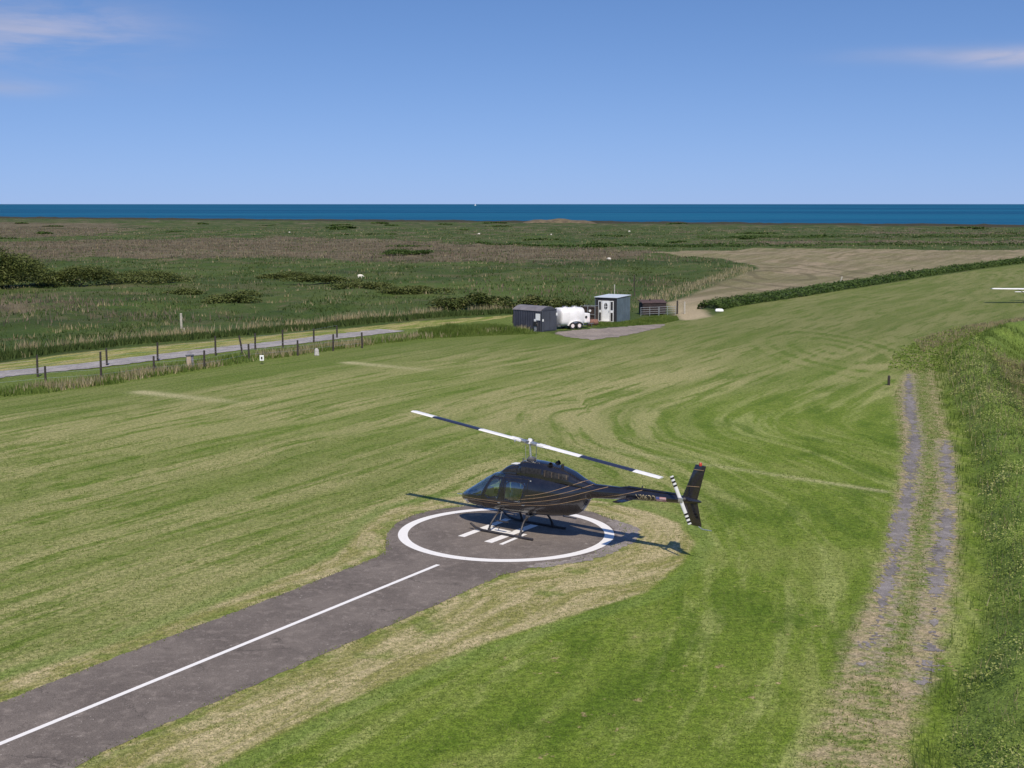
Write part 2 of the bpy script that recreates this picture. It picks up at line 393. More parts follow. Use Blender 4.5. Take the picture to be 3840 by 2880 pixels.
def ground_material():
    m, n, p = material('mown grass and marsh')
    pos = n.pos()
    fine = n.noise(pos, 9.0, 3, 0.7); mid = n.noise(pos, 1.3, 4, 0.6); big = n.noise(pos, 0.16, 3, 0.55); huge = n.noise(pos, 0.035, 3, 0.55)
    grain = n.noise(pos, 22.0, 2, 0.7)
    # streaks that follow the mower
    sA = n.noise(n.comb(n.mul(n.attr('phiA'), 1.5), n.mul(n.attr('psiA'), 0.13), 0.0), 1.0, 5, 0.62, 0.25)
    sA2 = n.noise(n.comb(n.mul(n.attr('phiA'), 0.42), n.mul(n.attr('psiA'), 0.035), 3.0), 1.0, 3, 0.5)
    ysep = n.sep(pos)[1]
    sB = n.noise(n.comb(n.mul(n.attr('phiB'), 1.1), n.mul(ysep, 0.10), 7.0), 1.0, 5, 0.6, 0.2)
    sB2 = n.noise(n.comb(n.mul(n.attr('phiB'), 0.33), n.mul(ysep, 0.03), 9.0), 1.0, 3, 0.5)
    wB = n.attr('wB')
    st = n.add(n.mul(sA, n.math('SUBTRACT', 1.0, wB)), n.mul(sB, wB))
    st2 = n.add(n.mul(sA2, n.math('SUBTRACT', 1.0, wB)), n.mul(sB2, wB))
    # loops
    for nm, k, rad, w in (('curl', 4.2, 7.5, 0.42), ('curl2', 5.5, 3.6, 0.30)):
        c = n.attr(nm); ring = n.math('SINE', n.mul(c, k)); wgt = n.mul(n.remap(c, rad, rad * 0.55), w)
        st = n.add(st, n.mul(n.mul(ring, wgt), 0.22))
    # mown turf: fresh green, lying pale clippings, worn olive
    spk = n.noise(n.comb(n.mul(n.attr('phiA'), 4.5), n.mul(n.attr('psiA'), 1.4), 11.0), 1.0, 5, 0.7, 0.3)
    blot = n.noise(pos, 3.6, 5, 0.7)
    east = n.remap(n.add(n.sep(pos)[0], n.mul(ysep, -0.08)), -1.0, 7.0)
    near = n.mul(east, n.remap(ysep, 88.0, 66.0))
    near = n.math('MAXIMUM', near, n.mul(n.remap(n.attr('phiA'), 18.5, 14.5), n.remap(ysep, 62.0, 46.0)))
    open_ = n.math('SUBTRACT', 1.0, near)
    g = n.mix(n.remap(mid, 0.3, 0.7), (0.112, 0.178, 0.020), (0.150, 0.212, 0.034))
    gw = n.mix(n.remap(mid, 0.3, 0.7), (0.122, 0.172, 0.030), (0.165, 0.205, 0.050))
    g = n.mix(n.mul(open_, n.remap(huge, 0.30, 0.60, 0.35, 1.0)), g, gw)
    pale = n.mix(open_, n.mix(fine, (0.205, 0.268, 0.072), (0.262, 0.295, 0.105)), n.mix(n.remap(fine, 0.3, 0.7), (0.275, 0.272, 0.112), (0.370, 0.338, 0.175)))
    dryness = n.remap(huge, 0.36, 0.62)
    amt = n.add(n.mul(open_, n.add(n.mul(dryness, 0.36), 0.60)), n.mul(near, 1.0))
    mixst = n.add(n.mul(st, 0.78), n.add(n.mul(spk, n.add(n.mul(open_, 0.20), 0.08)), n.mul(blot, 0.18)))
    sm = n.mul(n.remap(mixst, 0.505, 0.65), amt)
    sm = n.math('MULTIPLY', sm, n.remap(st2, 0.34, 0.58, 0.30, 1.2), clamp=True)
    turf = n.mix(sm, g, pale)
    dark = n.mul(n.remap(n.add(n.mul(st, 0.6), n.mul(blot, 0.4)), 0.48, 0.30), n.remap(st2, 0.55, 0.35, 0.25, 0.8))
    turf = n.mix(n.mul(dark, 0.95), turf, (0.070, 0.130, 0.011))
    dry2 = n.mul(n.remap(n.add(n.mul(blot, 0.6), n.mul(fine, 0.4)), 0.53, 0.68), n.mul(n.remap(big, 0.42, 0.62, 0.05, 0.5), n.add(n.mul(open_, 0.55), 0.45)))
    turf = n.mix(dry2, turf, (0.275, 0.245, 0.110))
    pat = n.noise(n.comb(n.mul(n.attr('phiB'), 0.5), n.mul(ysep, 0.16), 4.0), 1.0, 4, 0.62, 0.5)
    turf = n.mix(n.mul(n.remap(pat, 0.50, 0.34), n.add(n.mul(near, 0.62), 0.12)), turf, (0.070, 0.128, 0.010))
    turf = n.mix(n.mul(n.remap(pat, 0.52, 0.66), n.mul(near, 0.55)), turf, (0.215, 0.252, 0.075))
    farg = n.remap(ysep, 78.0, 120.0)
    turf = n.mix(n.mul(farg, 0.52), turf, (0.098, 0.126, 0.032))
    turf = n.mix(1.0, turf, n.mix(near, (0.90, 0.92, 0.86), (1.0, 0.97, 0.92)), 'MULTIPLY')
    edge = n.mul(n.remap(n.add(n.attr('d_field'), n.mul(big, 7.0)), -9.0, 1.0), n.remap(n.sep(pos)[0], 14.0, 6.0))
    turf = n.mix(n.mul(edge, 0.62), turf, n.mix(fine, (0.070, 0.118, 0.015), (0.115, 0.160, 0.028)))
    # bare scrapes
    bare = n.mul(n.remap(n.noise(pos, 2.3, 6, 0.68), 0.60, 0.66), n.remap(n.noise(pos, 0.30, 2), 0.47, 0.60))
    bare = n.mul(n.mul(bare, near), n.remap(ysep, 44.0, 30.0))
    turf = n.mix(n.mul(bare, 0.75), turf, (0.36, 0.26, 0.16))
    turf = n.mix(n.mul(n.attr('line'), n.remap(fine, 0.25, 0.6, 0.45, 1.0)), turf, (0.46, 0.42, 0.25))
    # scalped verge beside the tarmac
    wn = n.add(n.mul(n.math('SUBTRACT', mid, 0.5), 0.9), n.mul(n.math('SUBTRACT', fine, 0.5), 0.5))
    dt = n.attr('d_tan'); da = n.attr('d_tar')
    tanm = n.remap(n.add(dt, n.mul(wn, 0.30)), 0.10, -0.16)
    vst = n.noise(n.comb(n.mul(da, 1.5), n.mul(n.attr('psiA'), 0.30), 2.0), 1.0, 5, 0.66, 0.9)
    tcol = n.mix(n.remap(vst, 0.36, 0.60), (0.215, 0.215, 0.066), (0.400, 0.345, 0.195))
    tcol = n.mix(n.mul(n.remap(fine, 0.45, 0.75), 0.6), tcol, (0.340, 0.295, 0.175))
    gpatch = n.math('MAXIMUM', n.remap(n.noise(pos, 0.55, 4, 0.6), 0.54, 0.66), n.mul(n.remap(da, 0.75, 0.1), n.remap(mid, 0.42, 0.6)))
    tcol = n.mix(n.mul(gpatch, 0.75), tcol, (0.135, 0.185, 0.032))
    turf = n.mix(tanm, turf, tcol)
    rim = n.mul(n.remap(dt, 0.0, 0.25), n.remap(dt, 0.85, 0.5))
    turf = n.mix(n.mul(rim, 0.5), turf, (0.150, 0.215, 0.050))
    # rutted track: thin soil, straw and weeds
    tw = n.remap(n.add(n.attr('d_track'), n.mul(wn, 1.1)), 0.35, -0.35)
    tk = n.mix(n.remap(n.noise(pos, 2.6, 5, 0.68), 0.42, 0.68), (0.125, 0.180, 0.034), (0.330, 0.275, 0.150))
    tk = n.mix(n.mul(n.remap(fine, 0.52, 0.66), n.remap(mid, 0.45, 0.6)), tk, (0.080, 0.125, 0.022))
    soil = n.mul(n.remap(n.attr('d_rut'), 0.75, 0.35), n.remap(n.noise(pos, 3.1, 5, 0.65), 0.40, 0.58))
    tk = n.mix(n.mul(soil, 0.8), tk, n.mix(fine, (0.20, 0.175, 0.155), (0.36, 0.30, 0.215)))
    tk = n.mix(n.mul(n.mul(n.remap(n.attr('d_track'), -1.0, -0.1), n.remap(n.noise(pos, 1.7, 4, 0.65), 0.40, 0.58)), 0.8), tk, n.mix(fine, (0.30, 0.235, 0.14), (0.42, 0.345, 0.225)))
    tk = n.mix(n.mul(n.remap(n.noise(pos, 0.8, 4, 0.7), 0.45, 0.60), n.remap(ysep, 40.0, 30.0, 0.15, 0.75)), tk, n.mix(fine, (0.29, 0.23, 0.15), (0.40, 0.325, 0.215)))
    turf = n.mix(tw, turf, tk)
    # leafy bank soil under the weeds
    turf = n.mix(n.remap(n.add(n.attr('d_bank'), wn), 0.0, 0.9), turf, n.mix(mid, (0.085, 0.140, 0.022), (0.150, 0.205, 0.045)))
    # hay strip along the lane
    cut = n.remap(n.add(n.attr('d_cut'), n.mul(wn, 1.4)), 0.6, -0.6)
    cst = n.noise(n.comb(n.mul(n.attr('phiA'), 1.3), n.mul(n.attr('psiA'), 0.2), 5.0), 1.0, 5, 0.65)
    ccol = n.mix(n.remap(cst, 0.40, 0.60), (0.150, 0.195, 0.035), (0.330, 0.290, 0.125))
    ccol = n.mix(n.remap(n.attr('lane_s'), 1.0, -0.5), ccol, n.mix(mid, (0.085, 0.130, 0.022), (0.150, 0.190, 0.048)))
    # marsh
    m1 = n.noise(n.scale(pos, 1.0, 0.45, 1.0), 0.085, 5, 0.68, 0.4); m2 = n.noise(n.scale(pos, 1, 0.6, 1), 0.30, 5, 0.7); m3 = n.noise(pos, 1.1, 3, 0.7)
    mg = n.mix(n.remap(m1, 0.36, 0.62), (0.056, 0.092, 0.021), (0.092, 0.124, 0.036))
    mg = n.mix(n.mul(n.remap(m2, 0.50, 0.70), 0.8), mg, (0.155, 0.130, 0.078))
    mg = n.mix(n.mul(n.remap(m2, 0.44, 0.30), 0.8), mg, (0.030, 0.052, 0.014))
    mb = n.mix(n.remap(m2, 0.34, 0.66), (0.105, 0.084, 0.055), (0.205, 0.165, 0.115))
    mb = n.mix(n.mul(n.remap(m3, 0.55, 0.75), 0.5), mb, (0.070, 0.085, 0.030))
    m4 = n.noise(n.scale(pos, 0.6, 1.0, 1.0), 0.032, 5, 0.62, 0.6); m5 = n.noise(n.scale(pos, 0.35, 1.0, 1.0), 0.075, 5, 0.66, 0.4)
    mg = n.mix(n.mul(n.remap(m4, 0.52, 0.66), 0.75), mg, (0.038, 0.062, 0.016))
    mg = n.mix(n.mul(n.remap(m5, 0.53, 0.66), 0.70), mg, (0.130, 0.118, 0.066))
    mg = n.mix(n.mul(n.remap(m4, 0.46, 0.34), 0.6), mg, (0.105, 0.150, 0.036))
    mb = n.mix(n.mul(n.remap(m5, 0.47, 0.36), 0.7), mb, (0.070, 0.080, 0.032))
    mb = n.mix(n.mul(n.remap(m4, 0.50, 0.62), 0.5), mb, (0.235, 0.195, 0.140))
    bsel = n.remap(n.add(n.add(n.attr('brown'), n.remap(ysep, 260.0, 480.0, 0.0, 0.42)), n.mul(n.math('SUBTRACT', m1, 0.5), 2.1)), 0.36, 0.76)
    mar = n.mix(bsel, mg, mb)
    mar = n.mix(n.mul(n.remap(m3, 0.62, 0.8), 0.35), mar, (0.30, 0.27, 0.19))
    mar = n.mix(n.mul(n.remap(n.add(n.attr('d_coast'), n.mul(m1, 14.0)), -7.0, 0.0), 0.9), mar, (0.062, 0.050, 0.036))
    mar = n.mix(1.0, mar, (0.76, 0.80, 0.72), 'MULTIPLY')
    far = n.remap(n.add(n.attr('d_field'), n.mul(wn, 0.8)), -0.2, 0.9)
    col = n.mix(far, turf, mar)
    col = n.mix(cut, col, ccol)
    # ploughed / grazed brown paddock with swathe arcs
    dst = n.noise(n.comb(n.mul(n.attr('phiA'), 0.55), n.mul(n.attr('psiA'), 0.03), 1.0), 1.0, 5, 0.65, 0.5)
    dcol = n.mix(n.remap(dst, 0.36, 0.62), (0.170, 0.147, 0.085), (0.285, 0.235, 0.158))
    dcol = n.mix(n.mul(n.remap(m1, 0.40, 0.6), 0.5), dcol, (0.145, 0.150, 0.062))
    c3 = n.attr('curl3'); ringd = n.mul(n.remap(n.math('SINE', n.add(n.mul(c3, 1.15), n.mul(m1, 5.0))), 0.55, 0.95), n.remap(c3, 24.0, 12.0))
    dcol = n.mix(n.mul(ringd, 0.45), dcol, (0.085, 0.075, 0.042))
    lane = n.remap(n.sep(pos)[1], 165.0, 128.0)
    dcol = n.mix(n.mul(lane, 0.85), dcol, n.mix(mid, (0.36, 0.295, 0.19), (0.48, 0.40, 0.275)))
    col = n.mix(n.remap(n.add(n.attr('d_dirt'), n.mul(wn, 1.2)), 0.7, -0.7), col, dcol)
    # overall fibre grain
    col = n.mix(1.0, col, n.mix(n.remap(grain, 0.25, 0.75), (0.55, 0.56, 0.54), (1.45, 1.44, 1.42)), 'MULTIPLY')
    sp2 = n.noise(pos, 6.0, 3, 0.75)
    col = n.mix(1.0, col, n.mix(n.remap(sp2, 0.3, 0.7), (0.62, 0.66, 0.58), (1.38, 1.34, 1.42)), 'MULTIPLY')
    n.put(p.inputs['Base Color'], col)
    p.inputs['Roughness'].default_value = 0.9; p.inputs['Specular IOR Level'].default_value = 0.15
    h = n.add(n.mul(fine, 0.5), n.add(n.mul(grain, 0.3), n.mul(mid, 0.8)))
    n.put(p.inputs['Normal'], n.bump(h, 0.55, 0.10))
    return m

ground = link('ground', build_ground(), ground_material(), smooth=True)
struct(ground, label='mown airfield grass running out into flat brown and green coastal marsh')

# ------------------------------------------------------------------ sea
def build_sea():
    V, F = [], []
    xs = np.concatenate([-np.geomspace(90000, 600, 30), np.linspace(-500, 500, 21), np.geomspace(600, 90000, 30)])
    ys = np.concatenate([[-2000, 0, 300, 500], np.linspace(600, 2600, 30), np.geomspace(2800, 100000, 40)])
    nx, ny = len(xs), len(ys)
    X, Y = np.meshgrid(xs, ys); V = np.c_[X.ravel(), Y.ravel(), np.full(X.size, -1.3)]
    idx = np.arange(nx * ny).reshape(ny, nx)
    F = np.stack([idx[:-1, :-1], idx[:-1, 1:], idx[1:, 1:], idx[1:, :-1]], -1).reshape(-1, 4)
    _, _, c = dist_line(V[:, :2], COAST)
    F = F[(c[F] > -5).any(1)]
    return np_mesh('sea', V, F)
m, n, p = material('sea water')
pos = n.pos()
w1 = n.noise(n.scale(pos, 0.35, 1.0, 1), 0.0011, 5, 0.6); w2 = n.noise(n.scale(pos, 0.3, 1, 1), 0.012, 4, 0.6); w3 = n.noise(n.scale(pos, 0.6, 1, 1), 0.25, 4, 0.6)
c = n.mix(n.remap(w1, 0.40, 0.60), (0.003, 0.064, 0.150), (0.008, 0.110, 0.205))
c = n.mix(n.mul(n.remap(w2, 0.45, 0.7), 0.35), c, (0.020, 0.135, 0.220))
n.put(p.inputs['Base Color'], c); p.inputs['Roughness'].default_value = 0.6; p.inputs['Specular IOR Level'].default_value = 0.12
n.put(p.inputs['Normal'], n.bump(n.add(w3, w2), 0.6, 1.2))
SEA_M = m
sea = struct(link('sea', build_sea(), SEA_M, smooth=True), label='deep blue sea along the flat horizon')

# ------------------------------------------------------------------ tarmac, paint, lane, ruts, apron
def asphalt(name, c1, c2, moss=0.0):
    m, n, p = material(name); pos = n.pos()
    a = n.noise(pos, 40, 3, 0.7); b = n.noise(pos, 3.0, 6, 0.65); c = n.noise(pos, 0.5, 4, 0.6)
    col = n.mix(n.remap(c, 0.35, 0.65), c1, c2)
    col = n.mix(n.mul(n.remap(b, 0.48, 0.72), 0.8), col, tuple(x * 1.40 for x in c2))
    col = n.mix(n.mul(n.remap(n.noise(pos, 0.9, 5, 0.7), 0.42, 0.25), 0.6), col, tuple(x * 0.72 for x in c1))
    chips = n.mul(n.remap(n.noise(pos, 7.5, 4, 0.78), 0.61, 0.69), n.remap(n.noise(pos, 0.45, 3), 0.36, 0.6, 0.15, 1.0))
    col = n.mix(n.mul(chips, 0.9), col, (0.46, 0.42, 0.38))
    vor = n.new('ShaderNodeTexVoronoi', feature='DISTANCE_TO_EDGE'); n.put(vor.inputs['Vector'], n.vmath('ADD', pos, n.vmath('MULTIPLY', n.comb(b, c, 0.0), (1.6, 1.6, 0)))); vor.inputs['Scale'].default_value = 0.33
    crack = n.mul(n.remap(vor.outputs['Distance'], 0.012, 0.004), n.remap(n.noise(pos, 0.7, 3), 0.45, 0.6))
    col = n.mix(n.mul(crack, 0.55), col, tuple(x * 0.45 for x in c1))
    col = n.mix(1.0, col, n.mix(n.remap(a, 0.25, 0.75), (0.60, 0.60, 0.60), (1.42, 1.42, 1.42)), 'MULTIPLY')
    if moss:
        col = n.mix(n.mul(n.remap(n.noise(pos, 2.2, 6, 0.7), 0.56, 0.68), moss), col, (0.24, 0.22, 0.10))
    n.put(p.inputs['Base Color'], col); p.inputs['Roughness'].default_value = 0.88; p.inputs['Specular IOR Level'].default_value = 0.25
    n.put(p.inputs['Normal'], n.bump(n.add(a, b), 0.4, 0.015))
    return m
TAR = asphalt('weathered tarmac', (0.130, 0.111, 0.098), (0.174, 0.150, 0.132))
LANE_M = asphalt('lane gravel', (0.25, 0.235, 0.235), (0.33, 0.31, 0.305), 0.3)
RUT_M = asphalt('broken track tarmac', (0.150, 0.138, 0.136), (0.225, 0.207, 0.202), 0.55)
APRON_M = asphalt('apron gravel', (0.20, 0.172, 0.155), (0.275, 0.235, 0.205), 0.75)

def resample(poly, step, closed=True):
    pts = [np.array(p, float) for p in poly]; out = []
    n = len(pts)
    for i in range(n if closed else n - 1):
        a, b = pts[i], pts[(i + 1) % n]; k = max(1, int(np.linalg.norm(b - a) / step))
        out += [a + (b - a) * j / k for j in range(k)]
    if not closed: out.append(pts[-1])
    return np.array(out)

def smooth_poly(poly, it=2, closed=True):
    P = np.array(poly, float)
    for _ in range(it):
        Q = []
        n = len(P); rng = range(n) if closed else range(n - 1)
        if not closed: Q.append(P[0])
        for i in rng:
            a, b = P[i], P[(i + 1) % n]; Q += [a * .75 + b * .25, a * .25 + b * .75]
        if not closed: Q.append(P[-1])
        P = np.array(Q)
    return P

def sheet(name, poly, z, mat, ragged=0.0, step=0.12, seed=1, smooth_it=0):
    P = smooth_poly(poly, smooth_it) if smooth_it else np.array(poly, float)
    P = resample(P, step)
    if ragged:
        c = P - np.roll(P, 1, 0); nrm = np.c_[c[:, 1], -c[:, 0]]; nrm /= np.linalg.norm(nrm, axis=1)[:, None] + 1e-9
        P = P + nrm * (ragged * (0.6 * wob(P, 1.1, seed) + 0.5 * wob(P, 0.37, seed + 1)))[:, None]
    tri = tessellate_polygon([[Vector((p[0], p[1], 0)) for p in P]])
    me = bpy.data.meshes.new(name); me.from_pydata([(p[0], p[1], z) for p in P], [], [tuple(t) for t in tri]); me.update()
    bm = bmesh.new(); bm.from_mesh(me); bmesh.ops.recalc_face_normals(bm, faces=bm.faces)
    if sum(f.normal.z for f in bm.faces) < 0: bmesh.ops.reverse_faces(bm, faces=bm.faces)
    bm.to_mesh(me); bm.free()
    return link(name, me, mat)

struct(sheet('helipad_tarmac', TARMAC, 0.006, TAR, 0.07, 0.12, 3, 1), label='round grey tarmac helipad with its straight taxiway')

FRINGE = asphalt('loose gravel', (0.20, 0.178, 0.168), (0.285, 0.255, 0.24), 0.35)
struct(sheet('gravel_fringe', [(3.55, 45.6), (4.15, 44.9), (4.45, 43.8), (4.1, 42.4), (3.5, 41.3), (2.7, 40.3), (1.6, 39.6), (0.6, 39.15), (0.3, 39.5), (1.6, 40.1), (2.6, 40.95), (3.2, 41.9), (3.45, 42.9), (3.5, 43.9), (3.35, 44.9)], 0.009, FRINGE, 0.16, 0.10, 9, 1), label='loose pale gravel round the east side of the helipad')

def paint_material(name, wear):
    m, n, p = material(name); pos = n.pos()
    w = n.remap(n.add(n.noise(pos, 5.0, 6, 0.7), n.mul(n.math('SUBTRACT', n.noise(pos, 30, 3), 0.5), 0.25)), wear, wear + 0.06)
    col = n.mix(w, n.mix(n.noise(pos, 12, 3), (0.72, 0.71, 0.69), (0.86, 0.85, 0.84)), (0.22, 0.205, 0.20))
    n.put(p.inputs['Base Color'], col); p.inputs['Roughness'].default_value = 0.7; p.inputs['Specular IOR Level'].default_value = 0.3
    return m
PAINT = paint_material('white road paint', 0.655); PAINT_W = paint_material('worn road paint', 0.62)

RC, RO, RI = (-0.20, 43.60), 3.69, 3.36
def ring_mesh(c, ro, ri, z, a0=0.0, a1=2 * math.pi, n=160):
    V, F = [], []
    for i in range(n + 1):
        a = a0 + (a1 - a0) * i / n
        V += [(c[0] + ro * math.cos(a), c[1] + ro * math.sin(a), z), (c[0] + ri * math.cos(a), c[1] + ri * math.sin(a), z)]
    F = [(2 * i, 2 * i + 2, 2 * i + 3, 2 * i + 1) for i in range(n)]
    me = bpy.data.meshes.new('ring'); me.from_pydata(V, [], F); me.update(); return me
ringm = ring_mesh(RC, RO, RI, 0.0105, R(12), R(345))
struct(link('painted_ring', ringm, PAINT), label='white circle painted on the helipad')
o = link('painted_ring_worn_part', ring_mesh(RC, RO, RI, 0.0105, R(-15), R(12), 16), PAINT_W); struct(o, label='patched stretch of the white helipad circle')

def stroke(name, a, b, w, mat=PAINT, z=0.0105, w2=None):
    a, b = np.array(a, float), np.array(b, float); d = (b - a) / np.linalg.norm(b - a); nn = np.array([-d[1], d[0]]) * w / 2
    me = bpy.data.meshes.new(name); P = [a - nn, b - nn, b + nn, a + nn]
    me.from_pydata([(q[0], q[1], z) for q in P], [], [(0, 1, 2, 3)]); me.update()
    return struct(link(name, me, mat))
stroke('painted_letter_leg', (-1.72, 43.08), (-0.14, 45.58), 0.27)['label'] = 'western leg of the white H on the helipad'
stroke('painted_letter_leg', (-0.80, 42.33), (0.79, 44.68), 0.32)['label'] = 'eastern leg of the white H on the helipad'
stroke('painted_letter_crossbar', (-0.83, 44.22), (-0.10, 43.61), 0.42)['label'] = 'crossbar of the white H on the helipad'
stroke('painted_side_stroke', (-0.37, 42.04), (0.46, 43.42), 0.15)['label'] = 'thin white stroke beside the H on the helipad'
for a, b in zip(CENTRE[:-1], CENTRE[1:]):
    stroke('painted_centre_line', a, b, 0.145)['label'] = 'white centre line of the taxiway'

# gravel lane behind the fence, apron by the huts
def ribbon_poly(pts, w):
    P = smooth_poly(pts, 2, False); T = np.gradient(P, axis=0); T /= np.linalg.norm(T, axis=1)[:, None]
    nn = np.c_[-T[:, 1], T[:, 0]] * w / 2
    return np.concatenate([P + nn, (P - nn)[::-1]])
struct(sheet('gravel_lane', ribbon_poly(LANE, 3.0), 0.03, LANE_M, 0.30, 0.4, 5), label='pale gravel lane running past the wire fences')
struct(sheet('gravel_apron', APRON, 0.02, APRON_M, 0.5, 0.3, 8, 1), label='grey gravel apron in front of the huts')

# two strips of broken tarmac in the weedy track: small ragged plates where the surface survives
def rut(name, line, w, seed, gaps, label):
    P = smooth_poly(line, 2, False); L = resample(P, 0.06, False)
    T = np.gradient(L, axis=0); T /= np.linalg.norm(T, axis=1)[:, None]; nn = np.c_[-T[:, 1], T[:, 0]]
    m = 25; off = np.linspace(-1.25, 1.25, m)
    G = L[:, None, :] + nn[:, None, :] * (off[None, :, None] * w / 2)
    flat = G.reshape(-1, 2)
    nz = 0.62 * wob(flat, 2.6, seed) + 0.55 * wob(flat, 0.8, seed + 1) + 0.75 * wob(flat, 0.26, seed + 2)
    s = np.repeat(np.arange(len(L)) / len(L), m); edge = np.tile(np.abs(off), len(L))
    val = 0.58 - edge * 0.80 + 0.72 * nz
    for g0, g1, k in gaps: val -= k * sstep(g0 - 0.03, g0, s) * sstep(g1 + 0.03, g1, s)
    ok = (val > 0).reshape(len(L), m)
    idx = np.arange(len(flat)).reshape(len(L), m); V = np.c_[flat, np.full(len(flat), 0.010)]
    q = ok[:-1, :-1].astype(int) + ok[1:, :-1] + ok[:-1, 1:] + ok[1:, 1:]
    sel = q >= 3
    F = np.stack([idx[:-1, :-1], idx[:-1, 1:], idx[1:, 1:], idx[1:, :-1]], -1)[sel]
    me = np_mesh(name, V, F[:, ::-1])
    bm = bmesh.new(); bm.from_mesh(me); bmesh.ops.recalc_face_normals(bm, faces=bm.faces)
    if sum(f.normal.z for f in bm.faces) < 0: bmesh.ops.reverse_faces(bm, faces=bm.faces)
    bmesh.ops.delete(bm, geom=[v for v in bm.verts if not v.link_faces], context='VERTS')
    bm.to_mesh(me); bm.free()
    return struct(link(name, me, RUT_M), label=label)
rut('track_rut_west', RUT_L, 0.62, 31, [(0.0, 0.06, 0.5), (0.93, 1.0, 0.75)], 'western strip of broken tarmac in the weedy track')
rut('track_rut_east', RUT_R, 0.60, 41, [(-0.05, 0.05, 0.45), (0.37, 0.41, 0.9), (0.78, 1.0, 0.5)], 'eastern strip of broken tarmac in the weedy track')


# ------------------------------------------------------------------ foliage
def leaf_mat(name, c1, c2, c3, rough=0.6, trans=0.35):
    m, n, p = material(name)
    t = n.attr('tint')
    c = n.mix(n.remap(t, 0.0, 0.55, smooth=False), c1, c2); c = n.mix(n.remap(t, 0.6, 1.0, smooth=False), c, c3)
    n.put(p.inputs['Base Color'], c); p.inputs['Roughness'].default_value = rough; p.inputs['Specular IOR Level'].default_value = 0.25
    tr = n.new('ShaderNodeBsdfTranslucent'); n.put(tr.inputs['Color'], c)
    mx = n.new('ShaderNodeMixShader'); mx.inputs[0].default_value = trans
    out = n.nt.nodes['Material Output']
    n.nt.links.new(p.outputs[0], mx.inputs[1]); n.nt.links.new(tr.outputs[0], mx.inputs[2]); n.nt.links.new(mx.outputs[0], out.inputs[0])
    return m
WEED = leaf_mat('nettle and bramble leaves', (0.120, 0.200, 0.026), (0.230, 0.310, 0.060), (0.420, 0.430, 0.170))
DARKLEAF = leaf_mat('dark hedge leaves', (0.050, 0.095, 0.018), (0.090, 0.145, 0.034), (0.160, 0.205, 0.066))
OLIVE = leaf_mat('willow scrub leaves', (0.092, 0.120, 0.032), (0.138, 0.165, 0.048), (0.205, 0.215, 0.086))
STRAW = leaf_mat('dry grass stems', (0.20, 0.19, 0.085), (0.36, 0.31, 0.18), (0.50, 0.44, 0.30), 0.8, 0.3)
REED = leaf_mat('dead reed stems', (0.120, 0.096, 0.064), (0.195, 0.160, 0.112), (0.30, 0.25, 0.18), 0.8, 0.25)
GREENSTEM = leaf_mat('rank grass', (0.090, 0.145, 0.024), (0.150, 0.205, 0.045), (0.28, 0.28, 0.11), 0.7, 0.3)
BARK = simple('bark', (0.085, 0.065, 0.048), 0.9, vary=0.4, scale=14)

def leaves(C, size, tint, rs, flat=0.5):
    """quads with random tilt at centres C"""
    n = len(C); a = rs.uniform(0, 2 * math.pi, n)
    nrm = rs.normal(size=(n, 3)); nrm[:, 2] = np.abs(nrm[:, 2]) + flat; nrm /= np.linalg.norm(nrm, axis=1)[:, None]
    u = np.c_[np.cos(a), np.sin(a), np.zeros(n)]; u -= nrm * (u * nrm).sum(1)[:, None]; u /= np.linalg.norm(u, axis=1)[:, None]
    v = np.cross(nrm, u); s = (size * rs.uniform(0.6, 1.4, n))[:, None]
    V = np.stack([C - u * s * .9, C - v * s * .45, C + u * s * .9, C + v * s * .45], 1).reshape(-1, 3)
    F = np.arange(4 * n).reshape(n, 4)
    return V, F, np.repeat(np.clip(tint, 0, 1), 4)

def blades(C, h, w, tint, rs, lean=0.35):
    """narrow upright triangles rooted at C"""
    n = len(C); a = rs.uniform(0, math.pi, n); b = rs.uniform(0, 2 * math.pi, n)
    hh = (h * rs.uniform(0.6, 1.25, n)); ww = w * rs.uniform(0.6, 1.3, n)
    e = np.c_[np.cos(a), np.sin(a), np.zeros(n)] * (ww / 2)[:, None]
    l = lean * rs.uniform(0.1, 1, n) * hh
    T = C + np.c_[np.cos(b) * l, np.sin(b) * l, hh]
    V = np.stack([C - e, C + e, T], 1).reshape(-1, 3)
    return V, np.arange(3 * n).reshape(n, 3), np.repeat(np.clip(tint, 0, 1), 3)

def clumps(cx, cy, cz, rx, ry, rz, n, size, seed, lump=5, base=0.1):
    """leaf cloud of a bush: many lumps inside an ellipsoid"""
    rs = np.random.RandomState(seed)
    L = rs.normal(size=(lump, 3)); L /= np.linalg.norm(L, axis=1)[:, None]; L *= rs.uniform(0.25, 0.85, lump)[:, None]; L[:, 2] = np.abs(L[:, 2])
    r = rs.uniform(0.25, 0.5, lump); r[0] = 0.6; L[0] *= 0.4
    k = rs.choice(lump, n, p=r ** 2 / (r ** 2).sum())
    d = rs.normal(size=(n, 3)); d /= np.linalg.norm(d, axis=1)[:, None]; d[:, 2] = np.where(d[:, 2] < -0.3, -d[:, 2], d[:, 2])
    C = L[k] + d * (r[k] * rs.uniform(0.65, 1.08, n))[:, None]
    C[:, 2] = np.abs(C[:, 2]) * 1.0 + base * 0.2
    t = 0.25 + 0.2 * rs.normal(size=n) + 0.25 * (rs.uniform(size=lump)[k])
    P = np.c_[cx + C[:, 0] * rx, cy + C[:, 1] * ry, cz + C[:, 2] * rz]
    return leaves(P, size, t, rs, 0.9)

def scatter_poly(poly, n, rs):
    P = np.array(poly); lo, hi = P.min(0), P.max(0); out = []
    tot = 0
    while tot < n:
        Q = rs.uniform(lo, hi, (n * 2, 2)); Q = Q[sd_poly(Q, poly) < 0]; out.append(Q); tot += len(Q)
        if len(Q) == 0: break
    return np.concatenate(out)[:n]

